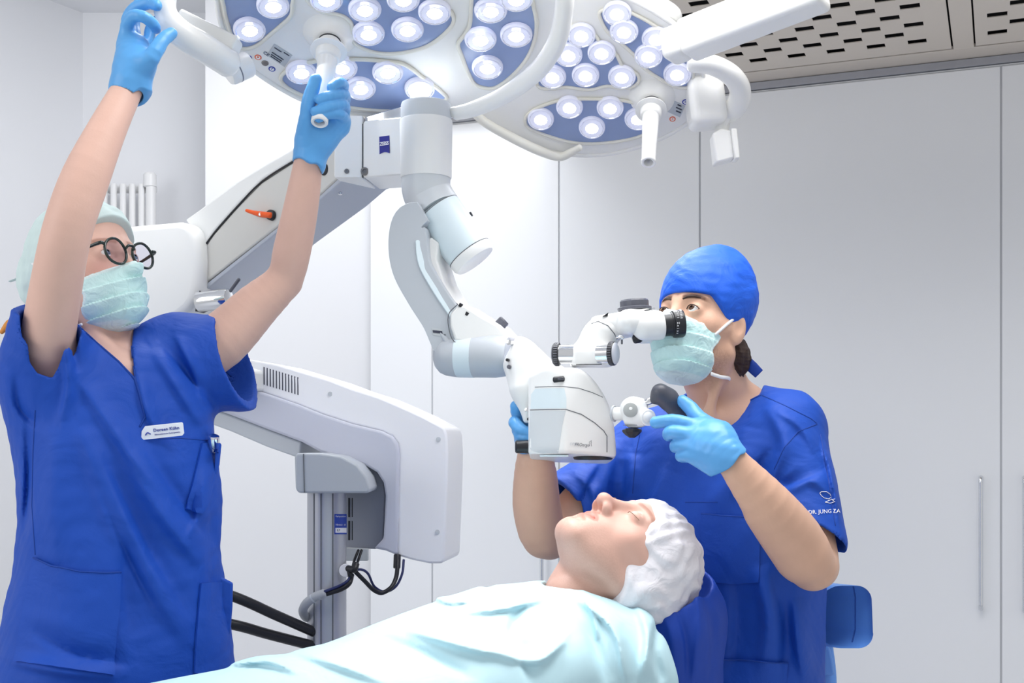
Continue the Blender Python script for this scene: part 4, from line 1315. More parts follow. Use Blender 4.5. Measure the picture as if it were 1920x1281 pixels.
def head_axes(fh, pitch, roll=0.0):
    fh = unit((fh[0], fh[1], 0))
    Lh = np.array([-fh[1], fh[0], 0.0])
    p = math.radians(pitch)
    f = fh * math.cos(p) + EZ * math.sin(p)
    U = np.cross(f, Lh)
    r = math.radians(roll)
    L2 = Lh * math.cos(r) + U * math.sin(r)
    return L2, f, np.cross(f, L2)

class Head:
    def __init__(s, O, L, f, U, k=1.0):
        s.O = np.asarray(O, float); s.L, s.f, s.U, s.k = L, f, U, k
        s.R = np.stack([L, f, U]).astype(np.float32)
    def w(s, x, y, z):
        return s.O + (s.L * x + s.f * y + s.U * z) * s.k
    def loc(s, X):
        return ((X - s.O.astype(np.float32)) @ s.R.T) / s.k
    def d(s, v):
        return s.L * v[0] + s.f * v[1] + s.U * v[2]

def head_at(pt, local, L, f, U, k=1.0):
    return Head(np.asarray(pt) - (L * local[0] + f * local[1] + U * local[2]) * k, L, f, U, k)

def d_face(Q, eyes='open', man=1.0):
    """distance field of a head in its own axes: x left, y front, z up; eye line at z = 0"""
    A = Q.copy(); A[:, 0] = np.abs(A[:, 0])
    d = d_ell(Q, (0, -.012, .034), (.075, .096, .084))
    d = smin(d, d_ell(Q, (0, .026, -.034), (.062, .062, .086)), .03)
    d = smin(d, d_seg(A, (.052, -.012, -.058), (.018, .066, -.100), .018, .016), .03)
    d = smin(d, d_ell(Q, (0, .068, -.100), (.024, .022, .018)), .02)
    d = smin(d, d_seg(A, (.050, .045, -.022), (.062, .012, -.016), .017, .012), .025)
    d = smin(d, d_ell(Q, (0, .064, -.066), (.032, .027, .030)), .02)
    d = smin(d, d_seg(A, (.010, .078, .021), (.042, .064, .022), .011 * man, .009), .016)
    # eye sockets
    d = smax(d, -d_ell(A, (.0325, .096, .001), (.021, .018, .0135)), .014)
    lid = d_ell(A, (.0325, .0715, 0), (.0158, .0148, .0145))
    if eyes == 'open':
        lid = smax(lid, -d_ell(A, (.0325, .090, .0005), (.0150, .016, .0056)), .0025)
        d = smin(d, lid, .006)
        d = smax(d, -d_ell(A, (.0325, .090, .0005), (.0138, .013, .0050)), .002)
    else:
        d = smin(d, lid, .006)
        slit = d_seg(A, (.0205, .0835, -.0055), (.0325, .0875, -.0075), .0011, .0011)
        slit = np.minimum(slit, d_seg(A, (.0325, .0875, -.0075), (.046, .0800, -.0045), .0011, .0011))
        d = smax(d, -slit, .002)
        d = smax(d, -d_seg(A, (.022, .0835, .0075), (.044, .0800, .0065), .001, .001), .003)
    # nose
    d = smin(d, d_seg(Q, (0, .084, .010), (0, .102, -.030), .0072, .0105), .014)
    d = smin(d, d_ell(Q, (0, .1065, -.036), (.0135, .0140, .0120)), .008)
    d = smin(d, d_ell(A, (.0135, .0950, -.0410), (.0088, .0125, .0095)), .007)
    d = smax(d, -d_ell(A, (.0085, .0985, -.0500), (.0048, .0090, .0075)), .004)
    # lips
    up = np.minimum(d_seg(A, (0, .0880, -.0625), (.010, .0862, -.0622), .0042, .0040), d_seg(A, (.010, .0862, -.0622), (.024, .0760, -.0665), .0040, .0018))
    low = np.minimum(d_seg(A, (0, .0868, -.0740), (.010, .0848, -.0735), .0050, .0046), d_seg(A, (.010, .0848, -.0735), (.024, .0755, -.0675), .0046, .0018))
    d = smin(d, up, .006); d = smin(d, low, .007)
    cr = np.minimum(d_seg(A, (0, .0955, -.0678), (.012, .0925, -.0672), .0014, .0014), d_seg(A, (.012, .0925, -.0672), (.028, .0775, -.0680), .0014, .0010))
    d = smax(d, -cr, .004)
    d = smax(d, -d_seg(A, (0, .0935, -.0865), (.012, .089, -.0855), .003, .002), .010)
    # ears
    ear = d_ell(A, (.0775, -.014, -.008), (.0075, .0185, .031), np.array([[.94, .34, 0], [-.34, .94, 0], [0, 0, 1]]))
    ear = smax(ear, -d_ell(A, (.0865, -.007, -.006), (.007, .010, .016)), .005)
    d = smin(d, ear, .006)
    return d

def with_head(X, H, d, eyes, man, k=0.03):
    r = np.sqrt(((X - H.O.astype(np.float32)) ** 2).sum(1))
    e = (r - .16 * H.k).astype(np.float32)
    m = r < .22 * H.k
    if m.any():
        e[m] = d_face(H.loc(X[m]).astype(np.float32), eyes, man) * H.k
    return smin(d, e, k)

def skin_tint(me, H, lips=True, stubble=0.0, cheeks=0.0, brow=None):
    V = verts_of(me)
    Q = H.loc(V)
    A = np.abs(Q[:, 0])
    c = np.ones((len(V), 3), np.float32)
    near = (np.abs(Q[:, 1]) < .14) & (np.abs(Q[:, 2]) < .15)
    if brow is not None:
        zb = .0225 + .0025 * np.sin(np.clip((A - .012) / .042, 0, 1) * np.pi) - .10 * np.maximum(A - .042, 0)
        b_ = np.clip(1.25 - (np.abs(Q[:, 2] - zb) / .0048) ** 2, 0, 1) * np.clip((A - .010) / .004, 0, 1) * np.clip((.058 - A) / .008, 0, 1) * (Q[:, 1] > .04)
        b_ = b_[:, None]
        c = c * (1 - b_) + np.array(brow) * b_
    if lips:
        t = np.clip(A / .026, 0, 1)
        zc = -.0680 + .001 * t
        hh = .0105 * np.sqrt(np.clip(1 - t ** 1.7, 0, 1)) + .0008
        l = np.clip(1.3 - np.abs(Q[:, 2] - zc) / hh, 0, 1) * (Q[:, 1] > .06) * (A < .027) * near
        l = np.clip(l * 2, 0, 1)[:, None]
        c = c * (1 - l) + c * np.array([.90, .56, .55]) * l
    if stubble:
        z = Q[:, 2]
        s = np.clip((-.045 - z) / .02, 0, 1) * np.clip((z + .15) / .02, 0, 1) * np.clip((Q[:, 1] + .03) / .03, 0, 1) * near
        n = 0.6 + 0.8 * (np.random.RandomState(3).rand(len(V)))
        s = (s * stubble * n)[:, None]
        c = c * (1 - s) + c * np.array([.62, .56, .55]) * s
    if cheeks:
        g = np.exp(-(((A - .045) / .025) ** 2 + ((Q[:, 2] + .03) / .022) ** 2)) * (Q[:, 1] > .0) * near
        g += .8 * np.exp(-(A / .014) ** 2 - ((Q[:, 2] + .036) / .014) ** 2) * (Q[:, 1] > .08)
        g = (np.clip(g, 0, 1) * cheeks)[:, None]
        c = c * (1 - g) + c * np.array([1.0, .74, .72]) * g
    return c

def eye_pair(H, parent, look, iris, which=(-1, 1)):
    for sx in which:
        c = H.w(sx * .0325, .0725, 0.0)
        ax = unit(look)
        r = .0128 * H.k
        prof = [(r * math.sin(t), -r * math.cos(t)) for t in np.linspace(0.05, math.pi - 0.05, 15)]
        e = lathe('eye', c, ax, prof, M_eyew, parent, seg=24, ang=180)
        q = c + ax * r * .885
        lathe('iris', q, ax, [(r * .54, -r * .03), (r * .44, r * .04), (r * .25, r * .115)], iris, e, seg=20)
        lathe('pupil', q + ax * r * .1, ax, [(r * .22, 0), (r * .18, r * .03)], M_pupil, e, seg=14)

def d_poly(px, py, poly):
    """signed distance to an outline in the image (pixels, negative inside)"""
    n = len(poly)
    d2 = np.full(px.shape, 1e12, np.float32)
    ins = np.zeros(px.shape, bool)
    for i in range(n):
        x0, y0 = poly[i]; x1, y1 = poly[(i + 1) % n]
        dx, dy = x1 - x0, y1 - y0
        t = np.clip(((px - x0) * dx + (py - y0) * dy) / (dx * dx + dy * dy), 0, 1)
        d2 = np.minimum(d2, (px - x0 - t * dx) ** 2 + (py - y0 - t * dy) ** 2)
        if y0 != y1:
            c = ((y0 <= py) != (y1 <= py)) & (px < (x1 - x0) * (py - y0) / (y1 - y0) + x0)
            ins ^= c
    d = np.sqrt(d2)
    return np.where(ins, -d, d)

def neck_cut(X, d, poly, ymax):
    """opening of a neckline in the front of a shirt"""
    px, py = pix_of(X)
    c = d_poly(px, py, poly) * (X[:, 1] / F)
    c = np.maximum(c, X[:, 1] - ymax)
    return smax(d, -c, .003)

def d_mask(Q, noise=0.0, seed=1, pleat=.0022, top_z=-.008):
    A = Q.copy(); A[:, 0] = np.abs(A[:, 0])
    d = d_ell(Q, (0, .028, -.060), (.0705, .070, .080))
    d = smin(d, d_ell(Q, (0, .070, -.062), (.036, .038, .054)), .03)
    d = smin(d, d_seg(Q, (0, .094, -.008), (0, .108, -.034), .013, .016), .02)
    d = smin(d, d_ell(Q, (0, .070, -.100), (.032, .032, .028)), .02)
    fade = np.clip((.075 - A[:, 0]) / .03, 0, 1)
    ph = (Q[:, 2] + .135) / .026
    ph = ph + .25 * np.sin(Q[:, 0] * 30 + seed) 
    saw = ph - np.floor(ph)
    d = d - pleat * (saw - .5) * fade * 2.0
    if noise:
        d = d - noise * d_noise(Q, 55.0, seed)
    top = Q[:, 2] - (top_z - .26 * A[:, 0])
    bot = (-.134 + .16 * A[:, 0]) - Q[:, 2]
    side = (.020 + .020 * np.exp(-((Q[:, 2] + .07) / .022) ** 2)) - Q[:, 1]
    edge = np.maximum(np.maximum(top, bot), side)
    return smax(d, edge, .002), edge

def face_mask(person, H, noise, seed, h=.0018, pleat=.0022, top_z=-.008):
    def f(X):
        return d_mask(H.loc(X).astype(np.float32), noise, seed, pleat, top_z)[0] * H.k
    c = H.w(0, .06, -.07)
    me = sdf_mesh(f, c - .125, c + .125, h)
    Q = H.loc(verts_of(me)).astype(np.float32)
    _, e = d_mask(Q, 0, 0, 0, top_z)
    t = np.clip((e + .0075) / .0015, 0, 1)[:, None]
    paint(me, np.ones((len(Q), 3)) * (1 - t) + np.array([1.22, 1.06, 1.06]) * t)
    return link('face_mask', me, M_mask, person, True)

def glove(name, person, segs, palms, lo, hi, cut=None, h=.0016, k=.010, wr=0.0009, arm=None):
    def f(X):
        d = None
        for pts, rs in palms:
            e = d_limb(X, pts, rs, 3)
            d = e if d is None else smin(d, e, .02)
        fd = None
        for pts, rs in segs:
            e = d_limb(X, pts, rs, 3)
            fd = e if fd is None else smin(fd, e, .0015)
        d = smin(d, fd, k)
        d = d - wr * d_noise(X, 130.0, 5)
        if cut is not None:
            d = smax(d, d_plane(X, cut[0], cut[1]) + .0025 * np.sin(X[:, 0] * 160 + X[:, 1] * 90), .0015)
        if arm is not None:
            d = smax(d, -d_seg(X, arm[0], arm[1], arm[2], arm[2]), .0015)
        return d
    return soft(name, f, lo, hi, h, M_glove, person)

# ---------------------------------------------------------------- NURSE
nurse = thing('person', 'person in blue scrubs and glasses reaching up to the left lamp with both hands', 'person', (P(215, 0, 2.36)[0], 2.36, 0))
nu, nw = unit((.82, .57, 0)), unit((.57, -.82, 0))
Ln, fn, Un = head_axes((.87, -.49), 14, 0)
HN = head_at(P(202, 474, 2.30), (-.0325, .084, 0), Ln, fn, Un, 1.05)
NZ = [.60, .78, .92, 1.05, 1.15, 1.26, 1.36, 1.44]
NX = [P(216, 0, 2.36)[0]] * 2 + [P(222, 0, 2.36)[0], P(229, 0, 2.36)[0], P(230, 0, 2.36)[0], P(215, 0, 2.36)[0], P(212, 0, 2.36)[0], P(212, 0, 2.36)[0]]
NY = [2.36] * 8
NA = [.235, .228, .208, .188, .186, .190, .183, .165]
NB = [.185, .180, .170, .158, .152, .148, .130, .105]
SR, SL = P(84, 690, 2.28), P(352, 668, 2.43)
ARM_R = [SR, P(92, 620, 2.20), P(112, 500, 2.14), P(130, 420, 2.12), P(160, 335, 2.13), P(200, 245, 2.16), P(240, 165, 2.20)]
ARR = [.052, .047, .043, .0415, .0405, .033, .0265]
ARM_L = [SL, P(412, 640, 2.44), P(480, 575, 2.455), P(532, 524, 2.46), P(548, 468, 2.44), P(566, 380, 2.41), P(581, 286, 2.385)]
ARL = [.060, .056, .046, .0365, .0375, .0335, .0265]
def torso_n(X):
    return d_loft(X, NZ, NX, NY, NA, NB, nu, nw)
def f_nurse(X):
    d = torso_n(X) + .010 + .025 * np.clip((1.34 - X[:, 2]) / .06, 0, 1)
    d = smin(d, d_seg(X, P(165, 660, 2.34), SR, .05, .048), .04)
    d = smin(d, d_seg(X, P(240, 665, 2.40), SL, .05, .05), .04)
    d = smin(d, d_seg(X, HN.w(0, -.030, -.05), HN.w(0, -.050, -.10), .050, .052), .03)
    d = smin(d, d_seg(X, HN.w(0, -.050, -.10), P(190, 680, 2.36), .052, .062), .03)
    # neck cords and collar bones
    d = smin(d, d_seg(X, HN.w(-.045, -.015, -.07), P(232, 690, 2.28), .011, .008), .02)
    d = smin(d, d_seg(X, HN.w(.035, -.01, -.08), P(240, 690, 2.30), .010, .007), .02)
    d = smin(d, d_limb(X, ARM_R, ARR), .03)
    d = smin(d, d_limb(X, ARM_L, ARL), .03)
    d = smin(d, d_seg(X, P(548, 536, 2.47), P(540, 530, 2.465), .012, .014), .02)
    return with_head(X, HN, d, 'open', 0.8)
me = sdf_mesh(f_nurse, (-1.1, 2.0, .62), (-.33, 2.62, 2.0), .0024)
c = skin_tint(me, HN, False, 0, .5, (.62, .52, .48))
paint(me, c)
nb = link('body', me, M_skin_a, nurse)
eye_pair(HN, nurse, unit(fn + EZ * .35 + Ln * .1), M_irisb)

# scrub top
n_folds = [([(150, 800), (210, 960), (280, 1090), (350, 1200)], 24, .010), ([(200, 860), (270, 1010), (350, 1150)], 14, -.008),
           ([(235, 850), (300, 960), (380, 1060)], 20, .010), ([(265, 830), (330, 930), (392, 1010)], 12, -.006), ([(180, 900), (240, 1040), (290, 1140)], 12, -.008),
           ([(140, 700), (200, 790), (250, 860), (300, 920)], 16, .007), ([(120, 640), (128, 720), (115, 790)], 10, .007), ([(135, 620), (142, 700)], 6, -.005),
           ([(290, 660), (330, 720), (380, 800)], 16, .007), ([(305, 650), (350, 700), (400, 760)], 9, -.006), ([(260, 700), (272, 760), (300, 820)], 10, .006),
           ([(330, 630), (360, 690), (385, 760)], 9, .006), ([(245, 1000), (235, 1100), (250, 1200)], 22, -.006), ([(100, 820), (95, 950), (110, 1060)], 26, .006),
           ([(60, 1180), (150, 1230), (240, 1245)], 14, -.006), ([(20, 1240), (120, 1262), (220, 1270)], 12, .007), ([(380, 880), (372, 960), (352, 1010)], 10, .006),
           ([(395, 940), (398, 1040), (400, 1180)], 14, -.004), ([(30, 700), (35, 760), (70, 800)], 10, -.005), ([(50, 790), (52, 900), (46, 1000)], 8, -.004)]
def f_ntop(X):
    d = torso_n(X)
    d = smin(d, d_seg(X, P(150, 652, 2.33), P(100, 705, 2.29), .064, .080), .05)
    d = smin(d, d_seg(X, P(262, 678, 2.40), P(330, 672, 2.43), .062, .080), .04)
    sr = d_limb(X, [P(100, 745, 2.29), P(86, 690, 2.25), P(90, 600, 2.19)], [.085, .082, .062], 3)
    sr = smax(sr, d_plane(X, P(86, 574, 2.20), unit((0.0, -.35, 1.0))), .002)
    sl = d_seg(X, P(325, 672, 2.43), P(450, 680, 2.45), .084, .099)
    sl = smax(sl, d_plane(X, P(418, 680, 2.36), unit((.96, -.10, .30))), .002)
    d = smin(d, sr, .035)
    d = smin(d, sl, .035)
    d = d - 2.0 * d_fold(X, n_folds, 2.47)
    d = d - .0030 * d_noise(X, 26.0, 2)
    d = smax(d, -d_chain(X, [P(92, 715, 2.275), P(90, 640, 2.20), P(110, 500, 2.1)], [.050, .0520, .054]), .003)
    d = smax(d, -d_chain(X, [P(352, 674, 2.435), P(430, 676, 2.45), P(520, 640, 2.46)], [.068, .090, .092]), .003)
    d = neck_cut(X, d, [(46, 520), (50, 600), (56, 680), (70, 700), (98, 709), (109, 690), (121, 650), (131, 610), (135, 585), (138, 520)], 2.215)
    return neck_cut(X, d, [(130, 560), (140, 605), (180, 640), (222, 676), (253, 709), (250, 680), (247, 648), (256, 560)], 2.40)
nt = soft('scrub_top', f_ntop, (-1.08, 2.0, .60), (-.40, 2.66, 1.60), .0034, M_scrub, nurse)
nbv = bvh_of(nt)
# layered collar, pockets, seams, badge
line_on('collar_edge', nbv, [(141, 606), (180, 642), (222, 678), (253, 711), (262, 738), (272, 782)], .0022, M_scrub2, nt)
line_on('collar_edge', nbv, [(247.5, 650), (250, 680), (254, 712), (262, 745), (272, 782), (262, 800)], .0022, M_scrub2, nt)
line_on('seam', nbv, [(66, 770), (62, 850), (60, 950), (66, 1040)], .0012, M_scrub2, nt)
patch_on('pocket', nbv, [(66, 1046), (100, 1060), (150, 1072), (200, 1074), (224, 1073), (222, 1130), (213, 1266), (120, 1255), (30, 1240), (45, 1150)], .0055, .005, M_scrub, nt, 8)
line_on('pocket_hem', nbv, [(67, 1046), (100, 1060), (150, 1072), (200, 1074), (223, 1073)], .0016, M_scrub2, nt, .006)
patch_on('pocket', nbv, [(376, 832), (392, 830), (409, 831), (405, 880), (396, 910), (384, 948), (376, 962), (346, 956), (358, 910), (370, 860)], .006, .005, M_scrub, nt, 6)
patch_on('pocket', nbv, [(374, 1094), (400, 1092), (412, 1092), (410, 1180), (405, 1270), (362, 1262), (366, 1180)], .006, .005, M_scrub, nt, 7)
prism('pocket_flap', [P(408, 1080, 2.37), P(435, 1094, 2.38), P(434, 1140, 2.38), P(428, 1215, 2.38), P(408, 1215, 2.37)], (.0, .012, 0), M_scrub, nt, .003)
prism('pocket_flap', [P(404, 828, 2.345), P(414, 832, 2.35), P(410, 872, 2.35), P(400, 905, 2.345)], (.0, .010, 0), M_scrub, nt, .003)
line_on('seam', nbv, [(296, 823), (340, 822), (388, 826)], .001, M_scrub2, nt)
bq, bnm = hit(nbv, 300, 808, .006)
bxd = unit(np.array([1, .28, .12])); bzd = unit(np.cross(bxd, np.cross((0, -.15, 1), bxd)))
badge_n = unit(np.cross(bxd, bzd)); badge_n = badge_n if badge_n[1] < 0 else -badge_n
bq = bq + badge_n * .006
bw, bh2 = .039, .0125
bo = [(-bw, -bh2), (bw - .004, -bh2), (bw, -bh2 + .004), (bw, bh2 - .002), (bw - .002, bh2), (-bw + .010, bh2), (-bw + .003, bh2 * .3)]
badge = prism('name_badge', [bq + bxd * a + bzd * b for a, b in bo], -badge_n * .002, mat('badge white', (238, 240, 248), .3), nt, .0006)
text_on('badge_name', 'Doreen Kühn', .008, bq + bxd * .008 + bzd * .003 + badge_n * .0006, bxd, bzd, M_print_b, nt, width=.046, bold=.0001)
text_on('badge_line', 'Zahnmedizinische Fachangestellte', .003, bq + bxd * .009 - bzd * .005 + badge_n * .0006, bxd, bzd, M_print_b, nt, width=.046)
tube('badge_emblem', [bq + bxd * (-.030) - bzd * .004 + badge_n * .0006, bq + bxd * (-.026) + badge_n * .0006, bq + bxd * (-.021) - bzd * .003 + badge_n * .0006], .0012, M_print_b, nt, seg=6)
cyl('pen', P(398, 846, 2.36), P(401, 817, 2.345), .0115, M_chrome, nurse, e=.004)
# trousers and shoes (below the picture)
def f_legs(X):
    d = None
    for s in (-1, 1):
        h0 = np.array([NX[0], 2.36, .86]) + nu * .09 * s
        e = d_chain(X, [h0, np.array([h0[0], h0[1], .48]), np.array([h0[0], h0[1], .05])], [.105, .085, .07])
        d = e if d is None else smin(d, e, .02)
    return smax(d, .05 - X[:, 2], .003)
soft('trousers', f_legs, (-1.1, 2.1, .02), (-.45, 2.62, .98), .008, M_scrub, nurse)
for s in (-1, 1):
    h0 = np.array([NX[0], 2.36, .04]) + nu * .09 * s
    tube('shoe', [h0 - nw * .06, h0 + nw * .06, h0 + nw * .16], [.038, .044, .034], M_strap, nurse, seg=14, flat=[.04, .038, .026], up=nu)

# mask, glasses, cap
fm = face_mask(nurse, HN, .0020, 4, pleat=.0034, top_z=-.020)
nbb = bvh_of(nb)
tube('mask_band', [HN.w(-.066, .022, -.020), HN.w(-.080, -.015, -.008), HN.w(-.078, -.06, .02)], .0022, M_strap, nurse, seg=8)
tube('mask_band', [HN.w(-.062, .020, -.118), HN.w(-.064, -.02, -.115), HN.w(-.055, -.07, -.09)], .0028, M_strap, nurse, seg=8)
gl = tube('spectacle_frame', [HN.w(-.0320 + .0245 * math.cos(t), .106 - .003 * abs(math.cos(t)), -.004 + .0240 * math.sin(t)) for t in np.linspace(0, 2 * math.pi, 33)], .0027, M_frame, nurse, seg=8, n=1)
tube('spectacle_frame', [HN.w(.0320 + .0245 * math.cos(t), .106 - .003 * abs(math.cos(t)), -.004 + .0240 * math.sin(t)) for t in np.linspace(0, 2 * math.pi, 33)], .0027, M_frame, nurse, seg=8, n=1)
tube('bridge', [HN.w(-.010, .107, .004), HN.w(-.005, .110, .009), HN.w(.005, .110, .009), HN.w(.010, .107, .004)], .0026, M_frame, gl, seg=8)
for s in (-1, 1):
    tube('temple', [HN.w(s * .058, .104, .008), HN.w(s * .066, .100, .008), HN.w(s * .073, .06, .006), HN.w(s * .077, .0, .002), HN.w(s * .078, -.02, -.006)], [.0035, .0035, .0028, .0024, .002], M_frame, gl, seg=8)
    lathe('spectacle_lens', HN.w(s * .0320, .1040, -.004), HN.f, [(.0235 * HN.k, 0), (.0235 * HN.k, .0012)], M_slens, nurse, seg=28)
for s in (-1,):
    patch = [HN.w(s * a, b, cc) for a, b, cc in ((.016, .083, .017), (.03, .081, .0215), (.046, .070, .0205), (.054, .06, .016))]
    tube('eyebrow', patch, [.0018, .0026, .0024, .001], M_browp, nurse, seg=6)
def f_ncap(X):
    Q = HN.loc(X).astype(np.float32)
    d = d_ell(Q, (0, -.016, .042), (.088, .112, .094))
    d = smin(d, d_ell(Q, (0, -.110, .008), (.064, .054, .066)), .03)
    d = smin(d, d_ell(Q, (-.02, -.125, -.055), (.022, .022, .035)), .012)
    d = d - .004 * d_noise(Q, 70., 8)
    e = (Q[:, 1] - .084) * .55 + (.069 - Q[:, 2]) * .83
    return smax(d, e.astype(np.float32), .003)
cc = HN.w(0, -.05, .03)
soft('surgical_cap', f_ncap, cc - .19, cc + .17, .0026, M_capn, nurse)
for (a, b) in (((44, 520), (18, 528)), ((60, 540), (44, 560))):
    tube('cap_tie', [P(a[0] + 30, a[1], 2.42), P(*a, 2.42), P(*b, 2.43)], [.006, .005, .004], M_capn, nurse, seg=8, flat=.0012, up=(0, -1, .2))

tube('hair', [P(40, 596, 2.43), P(18, 608, 2.43), P(2, 624, 2.43)], [.008, .009, .004], mat('amber hair', (214, 142, 66), .6), nurse, seg=10)
# gloved hands
hz = lambda t: bL + nL * t
DH = 2.36
glove('glove', nurse,
      [([P(572, 262, 2.37), P(575, 222, 2.345), P(580, 188, 2.332), P(592, 150, 2.328)], [.020, .0150, .0138, .0118]),
       ([P(628, 208, 2.40), P(640, 176, 2.40), P(643, 160, 2.372), P(634, 156, 2.345), P(622, 164, 2.332)], [.014, .0115, .0115, .0108, .010]),
       ([P(634, 222, 2.40), P(646, 186, 2.395), P(643, 178, 2.362), P(622, 180, 2.33), P(600, 187, 2.325)], [.014, .0118, .0115, .0110, .0102]),
       ([P(638, 232, 2.40), P(646, 205, 2.39), P(641, 196, 2.355), P(618, 200, 2.328), P(592, 210, 2.325)], [.014, .0118, .0115, .0110, .0100]),
       ([P(640, 240, 2.40), P(646, 226, 2.39), P(638, 214, 2.352), P(616, 214, 2.333), P(597, 221, 2.330)], [.014, .0115, .0108, .0100, .0092])],
      [([P(580, 305, 2.385), P(583, 282, 2.385), P(594, 255, 2.388), P(610, 232, 2.392)], [.0330, .0330, .036, .034]),
       ([P(600, 262, 2.385), P(630, 232, 2.398)], [.030, .026])],
      P(530, 330, 2.36) - np.array([0, .08, 0]), P(690, 120, 2.36) + np.array([0.02, .11, 0]), (P(578, 304, 2.36), unit((-.30, -.25, -1))), arm=(P(575, 330, 2.395), P(581, 292, 2.385), .0285))
glove('glove', nurse,
      [([P(262, 128, 2.19), P(284, 108, 2.175), P(303, 78, 2.185), P(321, 63, 2.20)], [.019, .0150, .0125, .0110]),
       ([P(238, 88, 2.22), P(238, 50, 2.20), P(250, 31, 2.185), P(270, 32, 2.18), P(288, 46, 2.195), P(292, 54, 2.205)], [.0150, .0120, .0115, .0108, .0100, .0092]),
       ([P(243, 84, 2.24), P(240, 38, 2.25), P(254, 16, 2.24), P(278, 6, 2.23), P(294, 10, 2.215)], [.0150, .0122, .0118, .0112, .010]),
       ([P(250, 86, 2.25), P(250, 34, 2.28), P(262, 8, 2.28), P(285, -6, 2.27), P(303, -4, 2.25)], [.0150, .0120, .0115, .0108, .0095]),
       ([P(262, 92, 2.24), P(278, 76, 2.255), P(282, 55, 2.265), P(292, 40, 2.27)], [.0130, .0105, .0100, .009])],
      [([P(240, 172, 2.20), P(246, 150, 2.20), P(250, 118, 2.205), P(250, 92, 2.215)], [.0335, .0325, .0335, .0300]),
       ([P(250, 140, 2.20), P(270, 120, 2.19)], [.030, .022]), ([P(246, 165, 2.20), P(266, 178, 2.20)], [.026, .016])],
      P(185, 215, 2.2) - np.array([0, .09, 0]), P(345, -30, 2.2) + np.array([.01, .14, 0.0]), (P(245, 174, 2.17), unit((.35, -.1, -.55))), arm=(P(215, 220, 2.17), P(240, 170, 2.2), .0285))

# ---------------------------------------------------------------- SURGEON
surg = thing('person', 'seated person in blue scrubs and royal blue cap steering the microscope, looking up', 'person', (P(1400, 0, 2.5)[0], 2.5, 0))
su, sw = unit((.765, -.644, 0)), unit((-.644, -.765, 0))
Ls, fs_, Us = head_axes((-.67, -.74), 17, 0)
HS = head_at(P(1297, 578, 2.31), (.0325, .084, 0), Ls, fs_, Us, 1.0)
SZ = [.50, .62, .76, .90, 1.02, 1.12, 1.22, 1.30]
SX = [P(x, 0, 2.5)[0] for x in (1405, 1402, 1398, 1388, 1372, 1358, 1348, 1345)]
SY = [2.52, 2.52, 2.50, 2.50, 2.50, 2.50, 2.50, 2.50]
SA = [.165, .16, .155, .168, .190, .205, .20, .165]
SB = [.145, .145, .14, .14, .142, .142, .130, .10]
SHN, SHF = P(1472, 818, 2.39), P(1205, 850, 2.62)
ARM_N = [SHN, P(1500, 930, 2.320), P(1528, 1062, 2.25), P(1490, 1010, 2.20), P(1440, 948, 2.16), P(1378, 872, 2.14)]
ARN = [.052, .049, .044, .050, .044, .0290]
ARM_F = [SHF, P(1110, 930, 2.56), P(1030, 1008, 2.50), P(1008, 960, 2.47), P(1004, 890, 2.44), P(1002, 835, 2.42)]
ARF = [.058, .052, .046, .049, .043, .029]
def torso_s(X):
    return d_loft(X, SZ, SX, SY, SA, SB, su, sw)
def f_surg(X):
    d = torso_s(X) + .010 + .025 * np.clip((1.22 - X[:, 2]) / .06, 0, 1)
    d = smin(d, d_seg(X, P(1400, 780, 2.46), SHN, .050, .050), .05)
    d = smin(d, d_seg(X, P(1320, 775, 2.55), SHF, .055, .055), .05)
    d = smin(d, d_seg(X, HS.w(0, -.028, -.06), P(1366, 770, 2.47), .056, .066), .03)
    d = smin(d, d_seg(X, HS.w(.052, -.02, -.06), P(1325, 790, 2.36), .012, .009), .02)
    d = smin(d, d_seg(X, P(1405, 762, 2.46), P(1330, 795, 2.38), .03, .02), .03)
    d = smin(d, d_limb(X, ARM_N, ARN), .03)
    d = smin(d, d_seg(X, P(1500, 1042, 2.21), P(1440, 962, 2.17), .046, .036), .02)
    d = smin(d, d_limb(X, ARM_F, ARF), .03)
    return with_head(X, HS, d, 'open', 1.0)
me = sdf_mesh(f_surg, (.0, 2.0, .56), (.78, 2.78, 1.68), .0024)
paint(me, skin_tint(me, HS, True, .55, .25, (.22, .16, .14)))
sbd = link('body', me, M_skin_b, surg)
look = unit(fs_ + EZ * .32 - Ls * .12)
eye_pair(HS, surg, look, M_iris)
for s in (-1, 1):
    pts = [HS.w(s * a, b, cc) for a, b, cc in ((.013, .0895, .0185), (.024, .0870, .0235), (.038, .0780, .0245), (.052, .0640, .0190))]
    tube('eyebrow', pts, [.0030, .0048, .0042, .0016], M_brow, surg, seg=8, flat=[.0020, .0026, .0024, .001])

